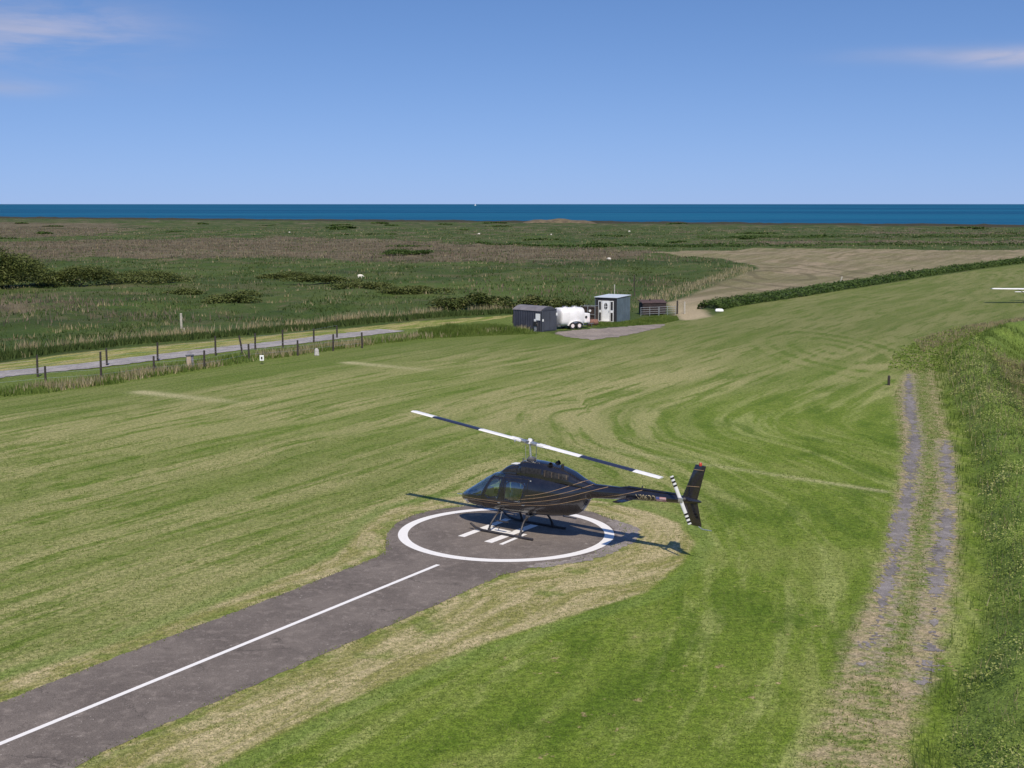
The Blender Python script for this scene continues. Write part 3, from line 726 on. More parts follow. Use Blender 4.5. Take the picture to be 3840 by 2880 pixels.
def stuff(name, parts, mat, label):
    V, F, T, b = [], [], [], 0
    for v, f, t in parts: V.append(v); F.append(f + b); T.append(t); b += len(v)
    o = link(name, np_mesh(name, np.concatenate(V), np.concatenate(F), np.concatenate(T)), mat)
    tag(o, label, None, kind='stuff'); return o

rs = np.random.RandomState(5)
# --- weeds on the bank east of the rutted track
def bank_points(n, d0, d1, y0, y1, power=1.6):
    y = y0 + (y1 - y0) * rs.uniform(size=n) ** power
    bl = np.array(sorted(BANK, key=lambda q: q[1])); xb = np.interp(y, bl[:, 1], bl[:, 0])
    d = rs.uniform(d0, d1, n)
    return np.c_[xb + d * 1.12, y - 0.35 * d]
Q = bank_points(270000, 0.1, 13, 20, 100, 1.6)
_, _, bd = dist_line(Q, BANK)
dens = np.clip(0.55 + 0.55 * wob(Q, 3.2, 51) + 0.2 * wob(Q, 0.9, 52), 0.06, 1) * sstep(-0.1, 0.8, bd + 0.35 * wob(Q, 1.6, 53))
Q = Q[rs.uniform(size=len(Q)) < dens]
gz = ground_z(Q); hgt = np.clip(0.40 + 0.48 * wob(Q, 3.0, 54) + 0.22 * wob(Q, 0.9, 55), 0.03, 1.25)
_, _, bd = dist_line(Q, BANK); hgt *= 0.35 + 0.65 * sstep(0.2, 1.8, bd)
C = np.c_[Q, gz + hgt * rs.uniform(0.35, 1.0, len(Q))]
tnt = 0.60 + 0.42 * wob(Q, 6.5, 56) + 0.13 * rs.normal(size=len(Q)) + 0.2 * wob(Q, 1.3, 57)
size = (0.030 + 0.00045 * np.maximum(Q[:, 1] - 25, 0)) * (1 + 0.45 * np.clip(wob(Q, 5, 58), -0.6, 1))
stuff('bank_weeds', [leaves(C, size, tnt, rs, 0.7)], WEED, 'dense green nettles and brambles on the bank beside the track')
Q = bank_points(90000, -0.3, 12, 20, 112, 1.2); k = rs.uniform(size=len(Q)) < np.clip(0.35 + 0.7 * wob(Q, 2.2, 61), 0.03, 1); Q = Q[k]
stuff('bank_grass', [blades(np.c_[Q, ground_z(Q)], np.clip(0.30 + 0.2 * wob(Q, 3, 62), 0.08, 0.7), 0.022 + 0.0005 * np.maximum(Q[:, 1] - 25, 0), 0.30 + 0.35 * wob(Q, 2.5, 63) + 0.1 * rs.normal(size=len(Q)), rs)], GREENSTEM, 'rank green grass growing through the bank weeds')
Q = bank_points(40000, 5.0, 14, 50, 128, 1.0); k = rs.uniform(size=len(Q)) < sstep(-0.1, 0.6, wob(Q, 9, 65) + 0.4 * sstep(58, 70, Q[:, 1])); Q = Q[k]
stuff('bank_straw', [blades(np.c_[Q, ground_z(Q)], 0.6, 0.03 + 0.0004 * Q[:, 1] * 0.5, 0.45 + 0.2 * rs.normal(size=len(Q)), rs, 0.4)], STRAW, 'bleached dry stems standing on the far side of the bank')
Q = bank_points(30000, 2.4, 6.0, 46, 92, 1.0); k = rs.uniform(size=len(Q)) < sstep(-0.5, 0.4, wob(Q, 8, 66)); Q = Q[k]
stuff('ditch_brambles', [leaves(np.c_[Q, ground_z(Q) + np.clip(0.45 + 0.3 * wob(Q, 2.5, 67), 0.05, 1) * rs.uniform(0.3, 1, len(Q))], 0.05, 0.25 + 0.25 * wob(Q, 3, 68) + 0.12 * rs.normal(size=len(Q)), rs, 0.5)], DARKLEAF, 'dark brambles filling the ditch behind the bank')
Q = bank_points(9000, 0.4, 12, 22, 100, 1.3); Q2 = bank_points(14000, 3.4, 6.5, 70, 100, 1.0); Q2 = Q2[rs.uniform(size=len(Q2)) < sstep(-0.3, 0.4, wob(Q2, 5, 69))]; Q = np.concatenate([Q, Q2])
stuff('bank_stalks', [blades(np.c_[Q, ground_z(Q)], np.where(Q[:, 1] < 62, 0.34, 0.62), 0.014 + 0.0005 * np.maximum(Q[:, 1] - 25, 0), 0.3 + 0.25 * rs.normal(size=len(Q)), rs, 0.6)], STRAW, 'thin pale stalks poking out of the bank weeds')
# --- scrub at the head of the track
Q = scatter_poly([(25.5, 88), (29, 86), (33, 92), (36, 104), (44, 115), (40.5, 118), (33.5, 107), (28.5, 97)], 9000, rs)
hz = np.clip(0.16 + 0.22 * wob(Q, 3, 71), 0.02, 0.6)
stuff('track_head_scrub', [leaves(np.c_[Q, ground_z(Q) + hz * rs.uniform(0.2, 1, len(Q))], 0.075, 0.25 + 0.25 * wob(Q, 3, 72) + 0.15 * rs.normal(size=len(Q)), rs)], WEED, 'low green brambles across the far end of the track')
Q = scatter_poly([(31, 98), (34, 103), (42, 114), (52, 124), (50, 128), (41, 119), (33, 107)], 5000, rs)
stuff('track_head_straw', [blades(np.c_[Q, ground_z(Q)], 0.26, 0.07, 0.35 + 0.2 * rs.normal(size=len(Q)), rs, 0.5)], STRAW, 'bleached dead stems along the edge of the mown strip')
# --- weeds and tussocks on the rutted track and the tarmac edges
Q = scatter_poly(TRACKZONE, 34000, rs); k = (rs.uniform(size=len(Q)) < np.clip(0.45 + 0.6 * wob(Q, 1.7, 75), 0, 1)) & (np.minimum(dist_line(Q, RUT_L)[0], dist_line(Q, RUT_R)[0]) > 0.40); Q = Q[k]
stuff('track_weeds', [blades(np.c_[Q, np.zeros(len(Q))], 0.055, 0.032, 0.5 + 0.3 * wob(Q, 1.4, 76) + 0.15 * rs.normal(size=len(Q)), rs, 0.9)], GREENSTEM, 'small weeds and tufts growing along the track')
nt_ = 190000; yy = 22 * (62 / 22) ** rs.uniform(size=nt_); Q = np.c_[rs.uniform(-0.42, 0.40, nt_) * yy, yy]
_, _, bd = dist_line(Q, BANK); k = (sd_poly(Q, TARMAC) > 0.12) & (bd < -0.3) & (sd_poly(Q, TRACKZONE) > -0.1) & (rs.uniform(size=nt_) < np.clip(0.55 + 0.5 * wob(Q, 2.1, 131) + 0.3 * wob(Q, 0.6, 132), 0.08, 1)); Q = Q[k]
td = sd_poly(Q, TANOUT); tt = 0.38 + 0.22 * wob(Q, 3.3, 133) + 0.20 * rs.normal(size=len(Q)) + 0.45 * sstep(0.1, -0.3, td)
stuff('turf_tufts', [blades(np.c_[Q, np.zeros(len(Q))], 0.038, 0.020 + 0.0005 * (Q[:, 1] - 22), tt, rs, 1.3)], GREENSTEM, 'short mown grass tufts over the airfield')
E2 = resample(smooth_poly(TARMAC, 1), 0.02); E2 = E2[(E2[:, 1] > 20)]; E2 = E2 + rs.normal(size=E2.shape) * 0.085
k = rs.uniform(size=len(E2)) < np.clip(0.45 + 0.6 * wob(E2, 1.5, 78), 0, 1); E2 = E2[k]
stuff('verge_tufts', [blades(np.c_[E2, np.full(len(E2), 0.0)], 0.05, 0.04, 0.6 + 0.3 * wob(E2, 1.2, 79) + 0.15 * rs.normal(size=len(E2)), rs, 1.2)], GREENSTEM, 'ragged grass tufts lapping over the tarmac edge')
# --- tall pale grass along the fence line
GL = smooth_poly(GRASSLINE, 2, False)
L = resample(GL, 0.02, False); L = L[L[:, 0] > -40]
T = np.gradient(L, axis=0); T /= np.linalg.norm(T, axis=1)[:, None] + 1e-9; nn = np.c_[-T[:, 1], T[:, 0]]
def along(n, lo, hi):
    i = rs.randint(0, len(L), n); return L[i] + nn[i] * rs.uniform(lo, hi, n)[:, None] + rs.normal(size=(n, 2)) * 0.1
Q = along(11000, 0.2, 2.4); k = rs.uniform(size=len(Q)) < sstep(-0.25, 0.65, wob(Q, 6, 81) + 0.3 * wob(Q, 1.5, 82)); Q = Q[k]
stuff('fence_line_straw', [blades(np.c_[Q, np.zeros(len(Q))], 0.52, 0.075, 0.5 + 0.22 * rs.normal(size=len(Q)), rs, 0.5)], STRAW, 'tall pale dead grass along the foot of the wire fence')
Q = along(16000, -0.1, 3.4); k = rs.uniform(size=len(Q)) < np.clip(0.5 + 0.6 * wob(Q, 4, 83), 0.05, 1); Q = Q[k]
stuff('fence_line_grass', [blades(np.c_[Q, np.zeros(len(Q))], 0.34, 0.09, 0.22 + 0.2 * wob(Q, 3, 84) + 0.15 * rs.normal(size=len(Q)), rs, 0.5)], GREENSTEM, 'uncut green grass along the foot of the wire fence')
# mound of rank grass hiding the foot of the dark hut
MOUND = [(-8.5, 108.5), (-5, 109.6), (-1, 111.6), (2.2, 112.6), (2.5, 114.0), (0, 116.6), (-2, 118.5), (-6, 117), (-9, 112.5)]
Q = scatter_poly(MOUND, 16000, rs); hz = 0.75 * sstep(0.0, -1.6, sd_poly(Q, MOUND)) * (0.75 + 0.3 * wob(Q, 3, 85))
stuff('hut_rank_grass', [blades(np.c_[Q, np.zeros(len(Q))], np.maximum(hz, 0.08) * 1.05, 0.10, 0.25 + 0.3 * wob(Q, 3, 86) + 0.15 * rs.normal(size=len(Q)), rs, 0.45)], GREENSTEM, 'mound of rank green grass beside the dark hut')
CAB = [(6.8, 119.0), (10, 119.6), (14, 121.8), (16.2, 126.3), (16.6, 131), (13.5, 130), (11.6, 126.2), (10.1, 123.4), (8.2, 124.3), (6.6, 122)]
Q = scatter_poly(CAB, 14000, rs); hz = 0.30 * sstep(0.0, -1.0, sd_poly(Q, CAB)) * (0.75 + 0.35 * wob(Q, 3, 87))
stuff('cabin_rank_grass', [blades(np.c_[Q, np.zeros(len(Q))], np.maximum(hz, 0.06), 0.09, 0.28 + 0.3 * wob(Q, 3, 88) + 0.15 * rs.normal(size=len(Q)), rs, 0.5)], GREENSTEM, 'uncut green grass in front of the grey cabin')
# --- marsh: reed beds, rough grass, and pale seed heads
parts_r, parts_g, parts_s, parts_d = [], [], [], []
rm = np.random.RandomState(17)
nm = 260000; yy = 84 * (620 / 84) ** rm.uniform(size=nm) ; xx = rm.uniform(-0.47, 0.50, nm) * yy; Q = np.c_[xx, yy]
_, _, yl = dist_line(Q, YELLOWTOP); ok = (sd_poly(Q, FIELD) > 1.5) & (sd_poly(Q, DIRT) > 1.0) & ((yl > 1.2) | (Q[:, 0] > 4)) & ((Q[:, 1] > 134) | (Q[:, 0] < -2)); Q = Q[ok]
br = np.zeros(len(Q))
for poly, s in BROWNS: br = np.maximum(br, s * sstep(14, -14, sd_poly(Q, poly) + 9 * wob(Q, 40, 11)))
gz = ground_z(Q); w = 0.03 + 0.0007 * Q[:, 1]; C = np.c_[Q, gz]
isr = rm.uniform(size=len(Q)) < br * 0.9 * np.clip(0.45 + 0.75 * wob(Q, 24, 91), 0, 1)
parts_r.append(blades(C[isr], np.clip(0.55 + 0.25 * wob(Q[isr], 10, 92), 0.2, 1.1), w[isr], 0.45 + 0.25 * wob(Q[isr], 12, 93) + 0.15 * rm.normal(size=isr.sum()), rm, 0.5))
isg = ~isr & (rm.uniform(size=len(Q)) < np.clip(0.20 + 0.5 * wob(Q, 17, 94), 0.02, 0.8))
parts_g.append(blades(C[isg], np.clip(0.30 + 0.15 * wob(Q[isg], 8, 95), 0.10, 0.6), w[isg] * 1.2, 0.25 + 0.45 * wob(Q[isg], 26, 96) + 0.12 * rm.normal(size=isg.sum()), rm, 0.7))
rest = ~isr & ~isg & (rm.uniform(size=len(Q)) < sstep(0.35, 0.95, wob(Q, 9, 97) + 0.25 * wob(Q, 3, 98)))
parts_s.append(blades(C[rest], 0.42, w[rest], 0.25 + 0.2 * rm.normal(size=rest.sum()), rm, 0.5))
stuff('reed_bed', parts_r, REED, 'brown dead reed beds across the marsh')
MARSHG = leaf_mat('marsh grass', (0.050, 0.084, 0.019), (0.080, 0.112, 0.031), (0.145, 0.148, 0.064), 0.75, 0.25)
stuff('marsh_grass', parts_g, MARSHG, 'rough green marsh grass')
stuff('marsh_straw', parts_s, STRAW, 'pale dead grass tussocks dotted over the marsh')
# pale reeds along the marsh edge by the paddock corner and beside the lane
Lr = resample([(17.5, 151), (21.5, 162), (29.5, 188), (37, 209), (42.5, 229)], 0.03, False); Q = Lr[rm.randint(0, len(Lr), 1500)] + rm.normal(size=(1500, 2)) * np.array([1.1, 0.7]) + np.array([-1.6, 0.3])
pa = blades(np.c_[Q, ground_z(Q)], 0.5, 0.10, 0.5 + 0.2 * rm.normal(size=len(Q)), rm, 0.4)
Lr = resample(YELLOWTOP[2:], 0.03, False); Q = Lr[rm.randint(0, len(Lr), 5200)] + np.array([-3.2, 4.2]) + rm.normal(size=(5200, 2)) * 0.55; Q = Q[rm.uniform(size=len(Q)) < np.clip(0.4 + 0.7 * wob(Q, 8, 99), 0, 1)]
pb = blades(np.c_[Q, ground_z(Q)], 0.75, 0.11, 0.42 + 0.2 * rm.normal(size=len(Q)), rm, 0.5)
stuff('ditch_reeds', [pa, pb], STRAW, 'pale reeds lining the marsh ditch')
Lr = resample(YELLOWTOP[2:], 0.02, False); Q = Lr[rm.randint(0, len(Lr), 9000)] + np.array([-1.6, 2.1]) + rm.normal(size=(9000, 2)) * 0.5
stuff('ditch_grass', [blades(np.c_[Q, ground_z(Q)], 0.5, 0.14, 0.12 + 0.14 * rm.normal(size=len(Q)), rm, 0.5)], MARSHG, 'dark green grass lining the marsh ditch')

# --- hedge bank between strip and paddock
def build_hedge():
    rh = np.random.RandomState(23)
    H2 = smooth_poly(HEDGE, 2, False); Lh = resample(H2, 0.05, False); Th = np.gradient(Lh, axis=0); Th /= np.linalg.norm(Th, axis=1)[:, None]; nh = np.c_[-Th[:, 1], Th[:, 0]]
    n = 26000; i = (rh.uniform(size=n) ** 1.25 * len(Lh)).astype(int).clip(0, len(Lh) - 1)
    a = rh.uniform(0, math.pi, n); hw = 1.25 * (1 + 0.18 * wob(Lh[i], 6, 101)); hh = 0.82 * (1 + 0.40 * wob(Lh[i], 4, 102))
    Q = Lh[i] + nh[i] * (np.cos(a) * hw)[:, None]; z = np.sin(a) ** 0.8 * hh * rh.uniform(0.55, 1.15, n)
    V, F, T = leaves(np.c_[Q, np.maximum(z, 0.03)], 0.15 + 0.0006 * (Q[:, 1] - 140), 0.40 + 0.28 * wob(Q, 5, 103) + 0.16 * rh.normal(size=n), rh, 1.2)
    root = empty('hedge', (20.9, 139.0, 0), 0, 'long low dark green hedge between the mown strip and the brown paddock', 'hedge')
    off = np.array([20.9, 139.0, 0])
    link('foliage', np_mesh('foliage', V - off, F, T), DARKLEAF, root)
    mb = MB(); Hc = resample(H2, 2.5, False)
    rings = [[(c[0] + q * 0.85 - 20.9, c[1] - 0.5 * q - 139.0, max(0.0, 0.62 * (1 - q * q) * min(1.0, ci / 2.0)) - 0.02) for q in np.linspace(-1, 1, 7)] for ci, c in enumerate(Hc)]
    mb.loft(rings, False, False); mb.build('earth_bank', simple('bank earth', (0.030, 0.052, 0.014), 0.95, vary=0.4, scale=2), root)
build_hedge()

# --- bushes, brambles, and the willow scrub at the left edge
def bush(name, label, cat, x, y, rx, ry, rz, n, size, mat, seed, lump=7, stems=4, tree=False):
    z = float(ground_z(np.array([[x, y]]))[0])
    root = empty(name, (x, y, z), 0, label, cat)
    V, F, T = clumps(0, 0, 0.05 * rz, rx, ry, rz, n, size, seed, lump)
    link('crown', np_mesh('crown', V, F, T), mat, root)
    mb = MB(); rr = random.Random(seed)
    for k in range(stems):
        a = rr.uniform(0, 6.28); d = rr.uniform(0.1, 0.55)
        mb.tube([(0.08 * rx * math.cos(a), 0.08 * ry * math.sin(a), -0.1), (d * .5 * rx * math.cos(a), d * .5 * ry * math.sin(a), rz * .35), (d * rx * math.cos(a), d * ry * math.sin(a), rz * .72)], [0.05 * rz ** .5, 0.035 * rz ** .5, 0.012], 6)
    mb.build('trunk' if tree else 'stems', BARK, root)
    return root
bush('willow_tree', 'big rounded olive green willow at the left edge of the marsh', 'tree', -69.5, 178, 9.5, 6.0, 6.4, 22000, 0.18, OLIVE, 3, 12, 7, True)
bush('willow_bush', 'lower olive bush leaning out from the big willow', 'bush', -60.5, 181, 8.0, 4.0, 2.9, 9000, 0.16, OLIVE, 4, 9)
bush('thorn_bush', 'dark low thicket trailing right of the willows', 'bush', -50.5, 186, 9.0, 3.4, 1.5, 7000, 0.15, OLIVE, 5, 9)
bush('bramble_clump', 'domed olive bramble clump alone on the green marsh', 'bush', -32.6, 150.5, 4.4, 2.6, 1.5, 4800, 0.15, OLIVE, 6, 9)
bush('bramble_clump', 'small dark bramble hump left of the domed clump', 'bush', -41.0, 163, 3.2, 2.2, 1.1, 2400, 0.16, OLIVE, 7, 7)
for i, (x, y, w, h, lb) in enumerate([(-33.5, 196, 6.0, 1.1, 'leftmost dark bush of the long row on the marsh'), (-25.5, 181, 6.0, 1.1, 'second dark bush from the left in the long marsh row'), (-19.5, 172, 6.0, 1.05, 'third dark bush from the left in the long marsh row'), (-13.0, 164, 5.2, 1.0, 'fourth dark bush from the left in the long marsh row')]):
    o = bush('marsh_bush', lb, 'bush', x, y, w, 2.6, h, 4200, 0.16, OLIVE, 20 + i, 9); o['group'] = 'row of dark bushes on the marsh'
for i, (x, y, w, h, lb) in enumerate([(-6.5, 140.5, 3.4, 1.5, 'leftmost bramble of the thicket behind the huts'), (-2.0, 138.5, 3.2, 1.7, 'bramble in the thicket just left of the dark hut'), (2.4, 136.5, 3.2, 1.8, 'bramble in the thicket behind the dark hut'), (6.4, 134.5, 2.8, 1.7, 'bramble in the thicket between tank trailer and cabin')]):
    o = bush('bramble_thicket', lb, 'bush', x, y, w, 2.2, h, 3000, 0.17, leaf_mat('bramble leaves', (0.060, 0.090, 0.020), (0.120, 0.145, 0.042), (0.250, 0.210, 0.105)) if i == 0 else bpy.data.materials['bramble leaves'], 40 + i, 9); o['group'] = 'bramble thicket behind the huts'
bush('marsh_mound', 'dark green bush on the brown reed bed beyond the huts', 'bush', -22.5, 288, 6.5, 3.5, 1.3, 3200, 0.22, DARKLEAF, 61, 8)
# scattered scrub too far off to count
sc = []
rq = np.random.RandomState(77)
for i in range(34):
    y = rq.uniform(300, 780); x = rq.uniform(-0.40, 0.42) * y
    if sd_poly(np.array([[x, y]]), DIRT)[0] < 6 or sd_poly(np.array([[x, y]]), FIELD)[0] < 8: continue
    sc.append(clumps(x, y, float(ground_z(np.array([[x, y]]))[0]), rq.uniform(3, 12), rq.uniform(2, 4), rq.uniform(0.3, 0.75), 420, 0.25 + 0.0008 * y, 100 + i, 6))
stuff('far_scrub', sc, DARKLEAF, 'far low scrub dotted over the marsh towards the sea')
# long far dykes on the right
dk = []
for (x0, y0, x1, y1, h) in ((60, 425, 260, 470, 1.6), (50, 350, 230, 372, 1.3), (-10, 360, 60, 345, 1.0)):
    n_ = 6000; t = rq.uniform(size=n_); Q = np.c_[x0 + (x1 - x0) * t, y0 + (y1 - y0) * t + rq.normal(size=n_) * 1.2]
    dk.append(leaves(np.c_[Q, ground_z(Q) + h * rq.uniform(0.1, 1, n_) * 0.7 * (0.8 + 0.45 * wob(Q, 18, 111))], 0.28, 0.25 + 0.25 * wob(Q, 20, 112) + 0.15 * rq.normal(size=n_), rq, 0.5))
stuff('far_dyke_scrub', dk, DARKLEAF, 'dark green growth along the far straight dykes')
# dune hump on the shore
mb = MB(); rings = []
for i in range(13):
    t = i / 12; x = 6 + 44 * t; h = 2.6 * math.sin(math.pi * t) ** 0.6 * (0.75 + 0.35 * math.sin(t * 9.0) ** 2)
    rings.append([(x, 802 + q * 14 - (x - 6) * 0.62 , h * (1 - q * q) - 0.15) for q in np.linspace(-1, 1, 9)])
mb.loft(rings, False, False)
struct(mb.build('dune', simple('dune grass', (0.13, 0.10, 0.055), 0.95, vary=0.4, scale=0.4), None, True), label='low brown dune hump on the shore')

# ------------------------------------------------------------------ helicopter
BLACK = simple('gloss black aircraft paint', (0.011, 0.010, 0.013), 0.30, vary=0.3, scale=3, coat=1.0)
PANEL = simple('charcoal panel paint', (0.030, 0.027, 0.034), 0.28, vary=0.3, scale=4, coat=0.3)
GOLD = simple('tan pinstripe', (0.29, 0.20, 0.12), 0.45, vary=0.15)
WHITE = simple('white aircraft paint', (0.80, 0.80, 0.80), 0.35, vary=0.05)
NAVY = simple('dark blue blade paint', (0.022, 0.026, 0.055), 0.4, vary=0.2)
STEEL = simple('bare steel', (0.62, 0.62, 0.60), 0.32, 0.85, vary=0.2, scale=20)
DULL = simple('dull grey metal', (0.16, 0.16, 0.165), 0.5, 0.5, vary=0.3, scale=12)
DARKM = simple('sooty metal', (0.035, 0.033, 0.032), 0.6, 0.4, vary=0.5, scale=14)
SKIDM = simple('black skid paint', (0.045, 0.042, 0.045), 0.45, 0.2, vary=0.3)
SEATM = simple('grey leather seat', (0.48, 0.49, 0.47), 0.6, vary=0.2)
RUSTY = simple('heat stained metal', (0.10, 0.075, 0.055), 0.6, 0.4, vary=0.4, scale=10)
CABIN = simple('cabin trim', (0.14, 0.14, 0.14), 0.8, vary=0.2)
RED = simple('red lamp glass', (0.42, 0.05, 0.02), 0.2, vary=0.1)
DECALR = simple('red decal', (0.62, 0.20, 0.19), 0.5, vary=0.1)
DECALB = simple('blue decal', (0.10, 0.12, 0.30), 0.5, vary=0.1)
DECALW = simple('pale decal', (0.80, 0.72, 0.72), 0.5, vary=0.05)
LETTER = simple('gold lettering', (0.40, 0.34, 0.21), 0.5, vary=0.15)
m, n, p = material('tinted aircraft glass')
fr = n.new('ShaderNodeFresnel'); fr.inputs[0].default_value = 1.5
tb = n.new('ShaderNodeBsdfTransparent'); tb.inputs[0].default_value = (0.84, 0.95, 0.96, 1)
gl = n.new('ShaderNodeBsdfGlossy'); gl.inputs['Roughness'].default_value = 0.03; gl.inputs['Color'].default_value = (0.9, 0.95, 1, 1)
mx = n.new('ShaderNodeMixShader'); n.put(mx.inputs[0], n.remap(n.add(fr.outputs[0], 0.16), 0.0, 0.8, 0.0, 0.85, False))
n.nt.links.new(tb.outputs[0], mx.inputs[1]); n.nt.links.new(gl.outputs[0], mx.inputs[2])
n.nt.links.new(mx.outputs[0], n.nt.nodes['Material Output'].inputs[0]); GLASS = m

PITCH = R(2.5)
def pitched(p):
    x, y, z = p; c, s = math.cos(PITCH), math.sin(PITCH); zz = z - 1.5
    return (x * c + zz * s, y, 1.5 - x * s + zz * c)

heli = empty('helicopter', (0.63, 43.75, 0.012), R(143), 'parked black helicopter with gold pinstripes and two long white and navy rotor blades', 'helicopter')

HULL = np.array([  # x, top, bottom, half width, level of greatest width, squareness
    (2.955, 1.075, 1.015, 0.05, 1.045, 2.0), (2.92, 1.13, 0.95, 0.15, 1.035, 2.0), (2.82, 1.20, 0.885, 0.27, 1.03, 2.1), (2.62, 1.31, 0.825, 0.40, 1.05, 2.2),
    (2.35, 1.45, 0.775, 0.52, 1.08, 2.3), (2.0, 1.65, 0.73, 0.60, 1.12, 2.4), (1.65, 1.85, 0.70, 0.645, 1.17, 2.6), (1.35, 1.99, 0.69, 0.66, 1.22, 2.8),
    (1.0, 2.06, 0.68, 0.665, 1.27, 3.0), (0.5, 2.09, 0.68, 0.665, 1.30, 3.1), (0.0, 2.09, 0.68, 0.66, 1.30, 3.1), (-0.6, 2.07, 0.685, 0.645, 1.32, 3.0),
    (-1.1, 2.04, 0.70, 0.60, 1.34, 2.8), (-1.6, 1.99, 0.74, 0.505, 1.38, 2.6), (-1.95, 1.945, 0.83, 0.40, 1.45, 2.5), (-2.15, 1.92, 0.95, 0.335, 1.52, 2.4),
    (-2.30, 1.905, 1.14, 0.29, 1.58, 2.3), (-2.45, 1.895, 1.36, 0.255, 1.63, 2.1), (-2.62, 1.885, 1.42, 0.238, 1.65, 2.0)])
def hull_at(x):
    o = np.argsort(HULL[:, 0]); return [float(np.interp(x, HULL[o, 0], HULL[o, k])) for k in range(1, 6)]
def sect(x, n):
    tp, bt, w, zm, q = hull_at(x); out = []
    for k in range(n):
        t = 2 * math.pi * k / n; c, s = math.cos(t), math.sin(t); h = tp - zm if s > 0 else zm - bt
        out.append((x, w * math.copysign(abs(c) ** (2 / q), c), zm + h * math.copysign(abs(s) ** (2 / q), s)))
    return out

def inpoly(px, pz, poly):
    ins = False
    for i in range(len(poly)):
        (ax, az), (bx, bz) = poly[i], poly[(i + 1) % len(poly)]
        if (az > pz) != (bz > pz) and px < (bx - ax) * (pz - az) / (bz - az) + ax: ins = not ins
    return ins
DOORWIN = [(1.52, 1.27), (1.40, 1.50), (1.20, 1.865), (0.80, 1.86), (0.84, 1.50), (0.95, 1.23), (1.2, 1.22)]
REARWIN = [(0.64, 1.24), (0.58, 1.55), (0.55, 1.84), (-0.24, 1.80), (-0.17, 1.52), (0.0, 1.12), (0.3, 1.14)]
def region(c):
    x, y, z = c; ay = abs(y)
    post = 1.66 - max(0, z - 1.25) * 0.60
    if x > post + 0.04 and z > 1.20 + (2.75 - x) * 0.05 and x < 2.80 and ay > 0.022: return 'windscreen_' + ('l' if y > 0 else 'r')
    if 2.40 < x < 2.76 and 0.85 < z < 1.00 and ay > 0.10: return 'chin_' + ('l' if y > 0 else 'r')
    if 0.74 < x < 1.22 and z > 1.93 and 0.10 < ay < 0.56: return 'skylight_' + ('l' if y > 0 else 'r')
    if ay > 0.30 and z < 1.93:
        if inpoly(x, z, DOORWIN): return 'front_' + ('l' if y > 0 else 'r')
        if inpoly(x, z, REARWIN): return 'rear_' + ('l' if y > 0 else 'r')
    return 'hull'

xs = np.concatenate([np.linspace(2.955, 2.6, 16), np.linspace(2.58, -0.4, 120), np.linspace(-0.43, -2.62, 62)])
NR = 120
hullV = [p for x in xs for p in sect(float(x), NR)]
groups = {}
for i in range(len(xs) - 1):
    for k in range(NR):
        f = (i * NR + k, i * NR + (k + 1) % NR, (i + 1) * NR + (k + 1) % NR, (i + 1) * NR + k)
        c = [sum(hullV[j][a] for j in f) / 4 for a in range(3)]
        groups.setdefault(region(c), []).append(f)
groups['hull'].append(tuple(reversed(range(NR))))
def sub(name, faces, mat, parent, thick=0.0):
    used = sorted({j for f in faces for j in f}); mp = {j: i for i, j in enumerate(used)}
    mb = MB(); mb.add([hullV[j] for j in used], [tuple(mp[j] for j in f) for f in faces])
    me = bpy.data.meshes.new(name); me.from_pydata([pitched(q) for q in mb.v], [], [tuple(reversed(f)) for f in mb.f]); me.update()
    o = link(name, me, mat, parent, True)
    if thick:
        md = o.modifiers.new('thickness', 'SOLIDIFY'); md.thickness = thick; md.offset = -1
    return o
fus = sub('fuselage', groups['hull'], BLACK, heli, 0.02)
for k, nm in (('windscreen_l', 'windscreen'), ('windscreen_r', 'windscreen'), ('chin_l', 'chin_window'), ('chin_r', 'chin_window'), ('skylight_l', 'skylight'), ('skylight_r', 'skylight')):
    sub(nm, groups[k], GLASS, heli)

# cowlings on the roof
def dog(rows, n=28, q=2.6):
    rings = []
    for x, zt, zb, w in rows:
        ring = []
        for k in range(n):
            t = math.pi * k / (n - 1); c, s = math.cos(t), math.sin(t)
            ring.append((x, w * math.copysign(abs(c) ** (2 / q), c), zb + (zt - zb) * abs(s) ** (2 / q)))
        rings.append(ring)
    return MB().loft(rings, True, True)
cowl_f = dog([(1.12, 2.06, 2.0, 0.22), (1.0, 2.14, 1.98, 0.31), (0.82, 2.26, 1.96, 0.36), (0.62, 2.33, 1.95, 0.38), (0.42, 2.34, 1.95, 0.385), (0.30, 2.33, 1.95, 0.38)])
cowl_e = dog([(0.28, 2.26, 1.95, 0.37), (0.20, 2.47, 1.95, 0.395), (-0.1, 2.52, 1.94, 0.415), (-0.5, 2.50, 1.93, 0.43), (-0.9, 2.45, 1.92, 0.43), (-1.4, 2.36, 1.90, 0.41), (-1.8, 2.22, 1.86, 0.37), (-2.15, 2.04, 1.80, 0.30), (-2.45, 1.93, 1.74, 0.25), (-2.75, 1.86, 1.70, 0.19)], q=3.0)
BVH = None
def hitter():
    V = list(hullV); F = [f for g in groups.values() for f in g]
    for mbx in (cowl_e, cowl_f):
        b = len(V); V += mbx.v; F += [tuple(i + b for i in f) for f in mbx.f]
    boom = MB().tube([(-2.5, 0, 1.655), (-3.4, 0, 1.672), (-4.3, 0, 1.688), (-5.9, 0, 1.678)], [0.243, 0.212, 0.178, 0.125], 40)
    b = len(V); V += boom.v; F += [tuple(i + b for i in f) for f in boom.f]
    return BVHTree.FromPolygons([Vector(v) for v in V], F), boom
BVH, boom = hitter()
def onside(x, z, s=1, off=0.006):
    h = BVH.ray_cast(Vector((x, 3 * s, z)), Vector((0, -s, 0)))
    if h[0] is None: return Vector((x, 0.1 * s, z))
    nn = h[1] if h[1].y * s > 0 else -h[1]
    return h[0] + nn * off
